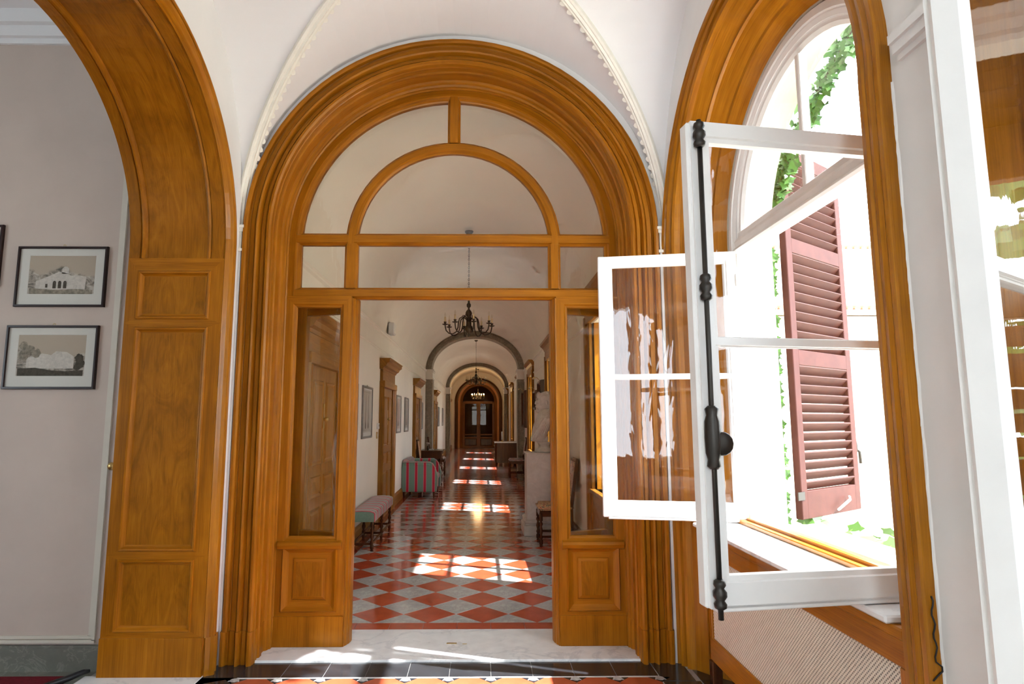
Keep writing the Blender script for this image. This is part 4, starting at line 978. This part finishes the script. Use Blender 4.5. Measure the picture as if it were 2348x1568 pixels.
# far arched door
mb = MB(); arch_wall(mb, 'Y', YE, YE + .5, KL - .3, KR + .3, -.05, 4.4, [(-.13, 1.12, 2.48, -.05)]); tag(mb.build('wall_corridor_end', CORR), 'white end wall of the corridor', None, None, S)
mb = MB(); mb.box(KL - .3, KR + .5, YE + 2.5, YE + 2.6, -.05, 4.4); mb.box(KL - .4, KL - .3, YE + .4, YE + 2.6, -.05, 4.4); mb.box(KR + .3, KR + .5, YE + .4, YE + 2.6, -.05, 4.4); mb.box(KL - .4, KR + .5, YE + .4, YE + 2.6, 4.3, 4.4)
tag(mb.build('wall_beyond', DARKIN), 'dim wall beyond the far door', None, None, S)
fd = tag(empty('door_20', (-.13, YE, 0)), 'arched glazed double door closing the far end of the corridor', None, None, S); FC = -.13
arch_sweep('Y', FC, 0, 2.48, [(1.27, YE), (1.27, YE - .06), (1.22, YE - .08), (1.17, YE - .06), (1.10, YE - .05), (1.10, YE + .02), (1.27, YE + .02)], WOODD, 'casing', fd, 30)
arch_sweep('Y', FC, 0, 2.48, [(1.0, YE + .28), (.86, YE + .27), (.84, YE + .33), (1.0, YE + .34)], MAHO, 'frame', fd, 30)
arch_sweep('Y', FC, 0, 2.48, [(1.12, YE + .30), (.98, YE + .30), (.98, YE + .34), (1.12, YE + .34)], ORANGE_LIT, 'surround', fd, 30)
yb = YE + .29
for (x0, x1, z0, z1) in ((FC - .90, FC - .74, 0, 2.48), (FC - .10, FC + .10, 0, 2.48), (FC + .74, FC + .90, 0, 2.48)): MB().cbox(x0, x1, yb, yb + .05, z0, z1, .006).build('stile', MAHO, fd)
for (z0, z1) in ((0, .14), (.52, .60), (.70, .76), (2.38, 2.52)): MB().cbox(FC - .76, FC + .76, yb + .003, yb + .047, z0, z1, .006).build('rail', MAHO, fd, grain='x')
for x0, x1 in ((FC - .75, FC - .09), (FC + .09, FC + .75)):
    MB().box(x0, x1, yb + .02, yb + .024, .75, 2.39).build('pane', GLASSE, fd); MB().box(x0, x1, yb + .02, yb + .024, .58, .72).build('pane', GLASSE, fd)
    mb = MB(); mb.nested((0, yb + .03, 0), (1, 0, 0), (0, 0, 1), (0, -1, 0), [(x0, x1, .13, .53, 0), (x0 + .05, x1 - .05, .18, .48, .014)], True, back=-.01); mb.build('lower_panel', WOODD, fd)
mb = MB(); mb.prism(arc(FC, 2.50, .86, .86, .02, PI - .02, 24), (0, yb + .02, 0), (1, 0, 0), (0, 0, 1), (0, 1, 0), .004); mb.build('pane', GLASSE, fd)
MB().tube([(FC + .06, yb - .06, 1.15), (FC + .06, yb - .06, 1.05), (FC + .14, yb - .06, 1.05)], .012, 6).build('handle', IRON, fd)

# chandeliers
def chandelier(x, y, ztop, zbot, label, lit):
    e = tag(empty('chandelier', (x, y, zbot)), label, 'chandelier', 'bronze chandeliers along the corridor'); H = ztop - zbot
    MB().lathe([(.005, H - .05), (.03, H - .045), (.055, H - .015), (.06, H), (.005, H)], seg=14).build('ceiling_rose', BRONZE, e, local=True)
    mb = MB(); z = .52; k = 0
    while z < H - .05:
        pts = [(.009 * math.cos(a), 0, z + .017 * math.sin(a)) if k % 2 else (0, .009 * math.cos(a), z + .017 * math.sin(a)) for a in [2 * PI * j / 8 for j in range(8)]]
        mb.tube(pts, .003, 5, closed=True); z += .027; k += 1
    mb.build('chain', BRONZE, e, local=True)
    MB().lathe([(.003, 0), (.014, .010), (.010, .022), (.020, .034), (.012, .046), (.045, .072), (.056, .105), (.046, .14), (.020, .160), (.028, .18), (.018, .20), (.026, .23), (.018, .262), (.040, .29), (.044, .315), (.032, .345), (.012, .365), (.012, .385), (.026, .40), (.028, .43), (.014, .45), (.012, .50), (.020, .51), (.016, .545), (.006, .55)], seg=16).build('baluster_stem', BRONZE, e, local=True)
    am = MB(); am.tube([(.016, 0, .205), (.045, 0, .245), (.085, 0, .262), (.122, 0, .240), (.136, 0, .185), (.142, 0, .12), (.165, 0, .062), (.21, 0, .032), (.262, 0, .040), (.298, 0, .075), (.310, 0, .125), (.312, 0, .15)], [.008] * 11 + [.007], 7)
    am.tube([(.09, 0, .262), (.075, 0, .285), (.052, 0, .282), (.052, 0, .268)], .004, 5); arm_m = am.mesh('arm', BRONZE)
    pn = MB(); pn.lathe([(.010, -.012), (.034, -.004), (.040, .004), (.014, .006), (.012, .016), (.020, .026), (.018, .034), (.006, .036)], seg=12); pan_m = pn.mesh('drip_pan', BRONZE)
    cn = MB(); cn.lathe([(.011, 0), (.0125, .003), (.0115, .062), (.006, .066)], seg=10); can_m = cn.mesh('candle_sleeve', CANDLE)
    bl_ = MB(); bl_.lathe([(.004, 0), (.011, .012), (.0125, .026), (.008, .045), (.002, .060)], seg=10); bul_m = bl_.mesh('bulb', BULB_ON if lit else BULB_OFF)
    for k in range(8):
        a = put('arm', arm_m, e, (0, 0, 0), 2 * PI * k / 8 + .22)
        put('drip_pan', pan_m, a, (.312, 0, .155)); put('candle_sleeve', can_m, a, (.312, 0, .188)); put('bulb', bul_m, a, (.312, 0, .252))
    if lit:
        ld = bpy.data.lights.new('chandelier_light', 'POINT'); ld.energy = 14; ld.color = (1, .62, .28); ld.shadow_soft_size = .2
        lo = bpy.data.objects.new('chandelier_light', ld); COL.objects.link(lo); lo.location = (x, y - .02, zbot + .40)
    return e
chandelier(KC + .008, 7.9, 4.035, 2.615, 'nearest bronze chandelier with unlit candle bulbs', False)
chandelier(KC + .015, 19.2, 4.035, 2.60, 'middle bronze chandelier hanging beyond the first stone arch', False)
chandelier(KC + .02, 30.5, 4.035, 2.50, 'lit chandelier glowing before the far arched door', True)

# ------------------------------------------------------------------ furniture
def turned(h, r=.02, sq_=.022):
    """turned leg: square blocks with balusters between"""
    mb = MB(); mb.lathe([(r * .7, 0), (r, h * .03), (r * .6, h * .06), (sq_, h * .08), (sq_, h * .20), (r * .6, h * .22), (r * 1.1, h * .28), (r * .65, h * .36), (r * 1.15, h * .48), (r * .6, h * .60), (r * 1.1, h * .68), (r * .6, h * .76), (sq_, h * .78), (sq_, h)], seg=10)
    return mb
be = tag(empty('bench', (-1.405, 8.19, 0)), 'long bench with striped red and grey upholstery on turned legs', 'bench')
leg_m = turned(.36, .021, .021).mesh('leg', WOODD)
for yy in (-.70, 0, .70):
    for xx in (-.115, .115): put('leg', leg_m, be, (xx, yy, 0))
for xx in (-.115, .115): MB().cbox(xx - .012, xx + .012, -.70, .70, .075, .10, .004).build('stretcher', WOODD, be, local=True, grain='y')
for yy in (-.70, 0, .70): MB().cbox(-.115, .115, yy - .012, yy + .012, .075, .10, .004).build('stretcher', WOODD, be, local=True, grain='x')
mb = MB(); rows = []
for y in (-.755, -.75, -.735, .735, .75, .755):
    s_ = {.755: .94, .75: .98}.get(abs(y), 1.0); rows.append([(x * s_, y, .34 + (z - .34) * s_) for x, z in ((-.15, .345), (-.155, .36), (-.155, .435), (-.145, .455), (-.10, .470), (0, .475), (.10, .470), (.145, .455), (.155, .435), (.155, .36), (.15, .345))])
mb.solid_sweep(rows); mb.m[-2] = 1; mb.m[-1] = 1
mb.build('seat_pad', [ST_BENCH, GREENF], be, local=True)

so = tag(empty('settee', (-1.215, 12.95, 0)), 'small settee in green and red striped fabric by the wall', 'settee')
armp = [(-.36, .12), (.34, .12), (.36, .42), (.335, .50), (.30, .60), (.255, .67), (.20, .70), (-.34, .70), (-.36, .60)]
for yy in (-.58, .44):
    mb = MB(); rows = []
    for t, k in ((0, .97), (.012, 1.0), (.128, 1.0), (.14, .97)): rows.append([((p[0] + .02) * k - .02, yy + t, .4 + (p[1] - .4) * k) for p in armp])
    mb.solid_sweep(rows); mb.build('arm_rest', ST_SOFA, so, local=True)
    mb = MB(); mb.tube([(p[0] * 1.0, yy - .002 if yy < 0 else yy + .142, p[1]) for p in armp[1:8]], .006, 6); mb.build('piping', paint('piping_cord', (.45, .35, .28), .8), so, local=True)
    mb = MB(); rows = [[(x, yy + .07 + .085 * math.cos(a), .665 + .05 * math.sin(a)) for a in [2 * PI * k / 12 for k in range(12)]] for x in (-.33, -.32, .15, .20)]; mb.solid_sweep(rows, smooth=True); mb.build('arm_roll', ST_SOFA, so, local=True)
mb = MB(); mb.cbox(-.35, .30, -.46, .46, .13, .30, .01); mb.build('base', ST_SOFAY, so, local=True)
mb = MB(); mb.cbox(-.22, .335, -.445, .445, .30, .43, .035); mb.build('seat_cushion', ST_SOFAY, so, local=True)
mb = MB(); rows = [[(x, y, z) for x, z in ((-.35, .30), (-.16, .30), (-.20, .55), (-.22, .72), (-.26, .755), (-.31, .755), (-.35, .72))] for y in (-.47, -.46, .46, .47)]; mb.solid_sweep(rows); mb.build('backrest', ST_SOFAY, so, local=True)
lgm = MB(); lgm.lathe([(.014, 0), (.024, .14)], seg=8); lgm = lgm.mesh('leg', WOODD)
for xx, yy in ((-.31, -.53), (.28, -.53), (-.31, .53), (.28, .53)): put('leg', lgm, so, (xx, yy, 0))

def chair(x, y, rz, label, fabric, seat_h=.46):
    """upholstered side chair, front towards local -y"""
    e = tag(empty('side_chair', (x, y, 0), rz), label, 'chair', 'tapestry chairs in the corridor')
    fl_ = turned(seat_h - .06, .022, .023).mesh('leg', WOODD)
    for xx in (-.20, .20): put('leg', fl_, e, (xx, -.19, 0))
    for xx in (-.19, .19):
        mb = MB(); mb.solid_sweep([[(xx + a * .018, yy + b * .02, z) for a, b in ((-1, -1), (1, -1), (1, 1), (-1, 1))] for yy, z in ((.24, 0), (.19, .2), (.19, seat_h), (.21, .62), (.27, 1.04))]); mb.build('rear_leg', WOODD, e, local=True)
    for (a, b, c, d) in ((-.2, .2, -.205, -.175), (-.2, .2, .175, .205)): MB().cbox(a, b, c, d, seat_h - .10, seat_h - .03, .004).build('seat_rail', WOODD, e, local=True, grain='x')
    for xx in (-.215, .185): MB().cbox(xx, xx + .03, -.19, .19, seat_h - .10, seat_h - .03, .004).build('seat_rail', WOODD, e, local=True, grain='y')
    for xx in (-.2, .2): MB().tube([(xx, -.19, .12), (xx, 0, .12), (xx, .19, .12)], [.012, .017, .012], 8).build('stretcher', WOODD, e, local=True)
    MB().tube([(-.2, 0, .12), (0, 0, .12), (.2, 0, .12)], [.012, .018, .012], 8).build('stretcher', WOODD, e, local=True)
    mb = MB(); bm = bmesh.new(); bmesh.ops.create_cube(bm, size=1)
    for v in bm.verts: v.co = Vector((v.co.x * .46, v.co.y * .44 - .0, seat_h + v.co.z * .075))
    bmesh.ops.bevel(bm, geom=bm.edges[:], offset=.03, segments=3, affect='EDGES'); mb.add_bm(bm, 0, True); mb.build('seat', fabric, e, local=True)
    mb = MB(); mb.solid_sweep([[(a, yy + b, z) for a, b in ((-.18, -.02), (.18, -.02), (.18, .02), (-.18, .02))] for yy, z in ((.205, .60), (.21, .62), (.262, 1.0), (.266, 1.02))]); mb.build('backrest', fabric, e, local=True)
    mb = MB(); mb.cbox(-.21, .21, .25, .29, 1.02, 1.06, .008); mb.build('crest_rail', WOODD, e, local=True, grain='x')
    return e
chair(.93, 7.92, -PI / 2, 'floral tapestry chair beside the marble pedestal', TAPES)
chair(.97, 16.85, -PI / 2, 'pale tapestry chair against the right wall past the bust', TAPES2)
chair(-1.28, 15.10, PI / 2, 'tapestry chair against the left wall before the desk', TAPES)
chair(-1.22, 17.60, PI / 2, 'tapestry chair against the left wall past the desk', TAPES2)

dk = tag(empty('writing_desk', (-1.27, 16.2, 0)), 'dark wooden writing desk behind the striped settee', 'desk')
MB().cbox(-.29, .30, -.42, .42, .73, .76, .006).build('top', WOODD, dk, local=True); MB().cbox(-.27, .26, -.38, .38, .55, .73, .004).build('drawer_case', WOODD, dk, local=True)
for yy in (-.19, .19):
    d_ = MB().cbox(.255, .272, yy - .17, yy + .17, .57, .71, .004).build('drawer', WOODD, dk, local=True); MB().lathe([(.004, 0), (.014, .008), (.012, .02), (.002, .024)], (.272, yy, .64), 8, axis='x').build('knob', BRASS, d_, local=True)
for xx in (-.24, .23):
    for yy in (-.35, .35): o = put('leg', turned(.55, .022, .024).mesh('leg', WOODD), dk, (xx, yy, 0))
bk = MB(); bk.cbox(-1.40, -1.22, 15.95, 16.15, .76, .785, .003); tag(bk.build('book', paint('book_cover', (.5, .47, .42), .7)), 'pale closed book lying on the writing desk', 'book')
lp = tag(empty('flower_vase', (-1.36, 15.88, .76)), 'small vase of white flowers on the desk', 'vase')
MB().lathe([(.02, 0), (.035, .03), (.03, .08), (.018, .11), (.022, .12)], seg=12).build('vessel', BRONZE, lp, local=True)
for k in range(5):
    a = k * 1.26; f_ = MB(); f_.lathe([(.002, -.02), (.02, -.01), (.025, .005), (.012, .02), (.002, .022)], (.03 * math.cos(a), .03 * math.sin(a), .17 + .01 * (k % 2)), 8); f_.tube([(0, 0, .1), (.03 * math.cos(a), .03 * math.sin(a), .16)], .002, 5); f_.build('flower', PALE, lp, local=True)

ch = tag(empty('commode', (.80, 21.2, 0)), 'dark marble topped commode by the far right pilaster', 'chest')
mb = MB(); rows = [[(x, y, z) for x, y in ((-.32, -.38), (-.26, -.44), (.42, -.44), (.42, .44), (-.26, .44), (-.32, .38))] for z in (.10, .76)]; mb.solid_sweep(rows); mb.build('body', WOODD, ch, local=True)
MB().cbox(-.35, .43, -.47, .47, .76, .79, .008).build('marble_top', MARB, ch, local=True)
for z0, z1 in ((.14, .33), (.35, .54), (.56, .74)):
    d_ = MB().cbox(-.335, -.315, -.36, .36, z0, z1, .004).build('drawer', WOODD, ch, local=True, grain='y')
    for yy in (-.2, .2): MB().lathe([(.004, 0), (.016, -.008), (.014, -.02), (.002, -.024)], (-.335, yy, (z0 + z1) / 2), 8, axis='x').build('knob', BRASS, d_, local=True)
for xx in (-.26, .36):
    for yy in (-.38, .38): MB().lathe([(.02, 0), (.035, .10)], (xx, yy, 0), 8).build('foot', WOODD, ch, local=True)
cs = tag(empty('candlestick', (.72, 21.0, .79)), 'white candle in a low holder on the commode', 'candlestick')
MB().lathe([(.06, 0), (.055, .01), (.015, .02), (.012, .06), (.025, .065), (.02, .07)], seg=12).build('holder', BRASS, cs, local=True); MB().lathe([(.022, .07), (.022, .34), (.004, .345)], seg=12).build('candle', PLASTIC, cs, local=True)

# marble bust on its pedestal
pe = tag(empty('pedestal', (.86, 8.68, 0)), 'pale marble pedestal on a moulded base carrying the bust', 'pedestal')
mb = MB()
for (a, z0, z1) in ((.285, 0, .13), (.275, .13, .145), (.262, .145, .165), (.272, .165, .20), (.255, .20, .215)): mb.cbox(-a, a, -a, a, z0, z1, .006)
mb.build('base', PEDM, pe, local=True)
mb = MB(); mb.solid_sweep([[(a * .235, b * .235, z) for a, b in ((-1, -.9), (-.98, -.9), (-.98, -1), (.98, -1), (.98, -.9), (1, -.9), (1, .9), (.9, 1), (-.9, 1), (-1, .9))] for z in (.215, 1.075)]); mb.build('shaft', PEDM, pe, local=True)
MB().cbox(-.245, .245, -.245, .245, 1.075, 1.092, .004).build('cap', PEDM, pe, local=True)
bu = tag(empty('bust', (.885, 8.66, 1.092)), 'marble bust of a bearded man in a cloak, in profile', 'bust')
MB().lathe([(.135, 0), (.135, .03), (.12, .04), (.082, .062), (.072, .09), (.084, .12), (.095, .126), (.095, .14), (.04, .145)], seg=24).build('socle', BUST, bu, local=True)
bm = bmesh.new()
def ell(c, r, rot=None, seg=16):
    m4 = Matrix.Translation(c) @ (Matrix.Rotation(rot[0], 4, rot[1]) if rot else Matrix()) @ Matrix.Diagonal((*r, 1))
    bmesh.ops.create_icosphere(bm, subdivisions=2 if max(r) < .03 else 3, radius=1, matrix=m4)
SEC = [(.150, -.175, .020, .085), (.165, -.190, .035, .105), (.22, -.180, .040, .135), (.28, -.170, .055, .165), (.34, -.155, .105, .205), (.40, -.138, .150, .235), (.46, -.115, .170, .235), (.51, -.095, .160, .200), (.55, -.072, .135, .150), (.585, -.052, .110, .105), (.60, -.040, .095, .085)]
def sect(z):
    for A, B in zip(SEC[:-1], SEC[1:]):
        if A[0] <= z <= B[0]:
            t = (z - A[0]) / (B[0] - A[0]); return [A[q2] + (B[q2] - A[q2]) * t for q2 in (1, 2, 3)]
    return list((SEC[0] if z < SEC[0][0] else SEC[-1])[1:])
rings = []
for (z, xl, xr, yw) in SEC:
    rings.append([bm.verts.new(((xl + xr) / 2 + (xr - xl) / 2 * math.cos(2 * PI * k / 32), yw * math.sin(2 * PI * k / 32), z)) for k in range(32)])
for A, B in zip(rings[:-1], rings[1:]):
    for k in range(32): bm.faces.new([A[k], A[(k + 1) % 32], B[(k + 1) % 32], B[k]])
bm.faces.new(list(reversed(rings[0]))); bm.faces.new(rings[-1])
for sy in (-1, 1):                                               # cloak folds running from the nape to the lower chest edge
    for k in range(6):
        for t_ in [q2 / 22 for q2 in range(23)]:
            z = .60 - .012 * k - (.42 - .035 * k) * t_; xl, xr, yw = sect(z); x = (.085 + .012 * k) * (1 - t_) + (-.165 + .040 * k) * t_ - .02 * math.sin(PI * t_)
            u_ = max(-.97, min(.97, (x - (xl + xr) / 2) / ((xr - xl) / 2))); rr = (.020 if k < 2 else .012) * (.8 + .2 * math.sin(t_ * 9 + k))
            ell((x, sy * yw * math.sqrt(1 - u_ * u_), z), (rr, rr * .9, rr * 1.5))
ell((.03, 0, .545), (.078, .076, .085)); ell((.012, 0, .705), (.112, .086, .138)); ell((.045, 0, .735), (.092, .088, .110)); ell((-.03, 0, .640), (.082, .068, .085))
ell((-.068, 0, .592), (.042, .046, .050)); ell((-.092, 0, .738), (.018, .060, .018)); ell((-.068, 0, .785), (.036, .060, .060))
ell((-.110, 0, .690), (.016, .011, .030), (.35, 'Y')); ell((-.03, 0, .155), (.085, .075, .03)); ell((-.01, 0, .19), (.07, .08, .06)); ell((-.108, 0, .640), (.012, .032, .009)); ell((-.102, 0, .618), (.014, .024, .008))
for s_ in (-1, 1): ell((-.082, s_ * .038, .660), (.022, .020, .026)); ell((.028, s_ * .088, .690), (.020, .011, .038), (-.2, 'Y')); ell((.0, s_ * .076, .742), (.055, .019, .055)); ell((-.092, s_ * .034, .712), (.011, .015, .009))
for k in range(30):
    a = random.uniform(0, 2 * PI); t_ = random.uniform(.1, 1.0); ell((.045 + .088 * math.cos(a) * t_, .084 * math.sin(a) * t_, .745 + .098 * math.sqrt(max(0, 1 - t_ * t_))), (.016, .016, .012))
for k in range(12): ell((-.07 + random.uniform(-.03, .03), random.uniform(-.045, .045), .585 + random.uniform(-.03, .03)), (.013, .013, .016))
me = bpy.data.meshes.new('figure'); bm.to_mesh(me); bm.free(); me.materials.append(BUST)
fg = bpy.data.objects.new('figure', me); COL.objects.link(fg); fg.parent = bu
rm = fg.modifiers.new('fuse', 'REMESH'); rm.mode = 'VOXEL'; rm.voxel_size = .0055; rm.use_smooth_shade = True
sm_ = fg.modifiers.new('soften', 'SMOOTH'); sm_.iterations = 2; sm_.factor = .5

# pictures and small fittings of the corridor
def print_art(name, base):
    m, nt, b = nmat(name); n = noise(nt, coords(nt, 'Object', (1, 1, 1)), 4.0, 4, .3); r = ramp(nt, [(.30, tuple(c * .85 for c in base)), (.7, tuple(min(1, c * 1.1) for c in base))]); nt.links.new(n.outputs[0], r.inputs[0]); nt.links.new(r.outputs[0], b.inputs['Base Color']); b.inputs['Roughness'].default_value = .3; return m
PIX = [(7.10, .72, 'print half hidden by the open door leaf', (.42, .40, .34)), (8.14, .72, 'tall silver framed print above the bench', (.42, .40, .34)), (11.42, .62, 'tall pinkish print just past the second oak door', (.45, .33, .27)), (12.66, .62, 'tall grey print above the settee', (.34, .30, .25)), (15.93, .62, 'narrow print before the first stone arch', (.38, .36, .31)), (22.5, .72, 'pale print left of the pair past the first arch', (.45, .43, .40)), (24.9, .72, 'darker print right of the pair past the first arch', (.40, .37, .33))]
def column_plate(e, u, n, w, h, mw):
    o = n * .0095; P = lambda pts, m, nm: MB().prism(pts, o, u, (0, 0, 1), n, .0004).build(nm, m, e, local=True)
    for cx in (-w * .13, w * .13):
        P([(cx - .035, .13), (cx + .035, .13), (cx + .03, .20), (cx + .016, .24), (cx + .012, .36), (cx + .006, h * .80), (cx, h * .86), (cx - .006, h * .80), (cx - .012, .36), (cx - .016, .24), (cx - .03, .20)], MIDT, 'column_drawing')
        P([(cx - .022, .15), (cx + .022, .15), (cx + .018, .19), (cx - .018, .19)], INK, 'base_drawing')
    for z in (.11, h * .88): P([(-w * .33, z), (w * .33, z), (w * .33, z + .003), (-w * .33, z + .003)], MIDT, 'ruled_line')
for k, (y, w, lb, c) in enumerate(PIX): picture((KL, y, 1.29), (0, 1, 0), (1, 0, 0), w, .71, .03, .07, FRAMEG, print_art('print_%d' % k, c), lb, 'framed prints along the corridor', 'framed_print', detail=column_plate)
def oil(y, z, w, h, label):
    e = tag(empty('oil_painting', (KR, y, z)), label, 'painting', 'dark paintings on the right wall')
    mb = MB(); mb.nested((0, 0, 0), (0, 1, 0), (0, 0, 1), (-1, 0, 0), [(-w / 2, w / 2, 0, h, .03), (-w / 2 + .01, w / 2 - .01, .01, h - .01, .10), (-w / 2 + .05, w / 2 - .05, .05, h - .05, .11), (-w / 2 + .09, w / 2 - .09, .09, h - .09, .06)], False, back=0.001); mb.build('frame', WOODD, e, local=True)
    MB().box(-.055, -.05, -w / 2 + .08, w / 2 - .08, .08, h - .08).build('canvas', blotch('oil_paint_%d' % int(y * 10), [(0, (.06, .04, .03)), (.5, (.12, .08, .05)), (.6, (.2, .12, .07))], 5, .3), e, local=True)
    mb = MB(); mb.tube([(-.06, 0, h - .02), (-.14, 0, h + .06), (-.20, 0, h + .05)], .006, 6); mb.tube([(-.20, -.14, h + .045), (-.20, .14, h + .045)], .018, 8); mb.build('picture_lamp', BRASS, e, local=True)
    return e
oil(16.75, 1.32, .95, 1.0, 'large dark painting hung beyond the bust'); oil(13.15, 1.75, .60, .42, 'small dark painting high behind the bust'); oil(12.05, 1.95, .70, .36, 'mahogany framed painting right of the small one')
th_ = tag(empty('thermostat', (KL, 9.40, 1.40)), 'white wall thermostat beside the second oak door', 'thermostat'); MB().cbox(0, .03, -.05, .05, 0, .09, .006).build('housing', PLASTIC, th_, local=True); MB().box(.029, .032, -.03, .03, .04, .075).build('display', FRAMEG, th_, local=True)
sw = tag(empty('light_switch', (KL, 9.36, 1.26)), 'dark switch below the thermostat', 'switch'); MB().cbox(0, .015, -.035, .035, 0, .10, .004).build('plate', BRASS, sw, local=True); MB().cbox(.012, .022, -.012, .012, .03, .07, .003).build('rocker', PLASTIC, sw, local=True)
sp = tag(empty('wall_speaker', (KL + .03, 10.2, 2.955)), 'small white loudspeaker on the corridor cornice', 'speaker'); MB().cbox(0, .10, -.10, .10, 0, .20, .012).build('cabinet', PLASTIC, sp, local=True); MB().cbox(.095, .108, -.085, .085, .015, .185, .006).build('grille', STUC, sp, local=True)

# thin black wire dangling down the side of the near casing
mb = MB(); rnd = random.Random(11); wp = [Vector((1.270 + .004 * math.sin(k * 1.3) + (.012 * math.sin((k - 14) * 1.1) if k > 13 else 0), 1.7815, 1.055 - k * .0125)) for k in range(19)]
mb.tube(wp, .0022, 6); tag(mb.build('bell_wire', BLACK), 'thin black wire dangling on the dark edge of the near window casing', 'wire')
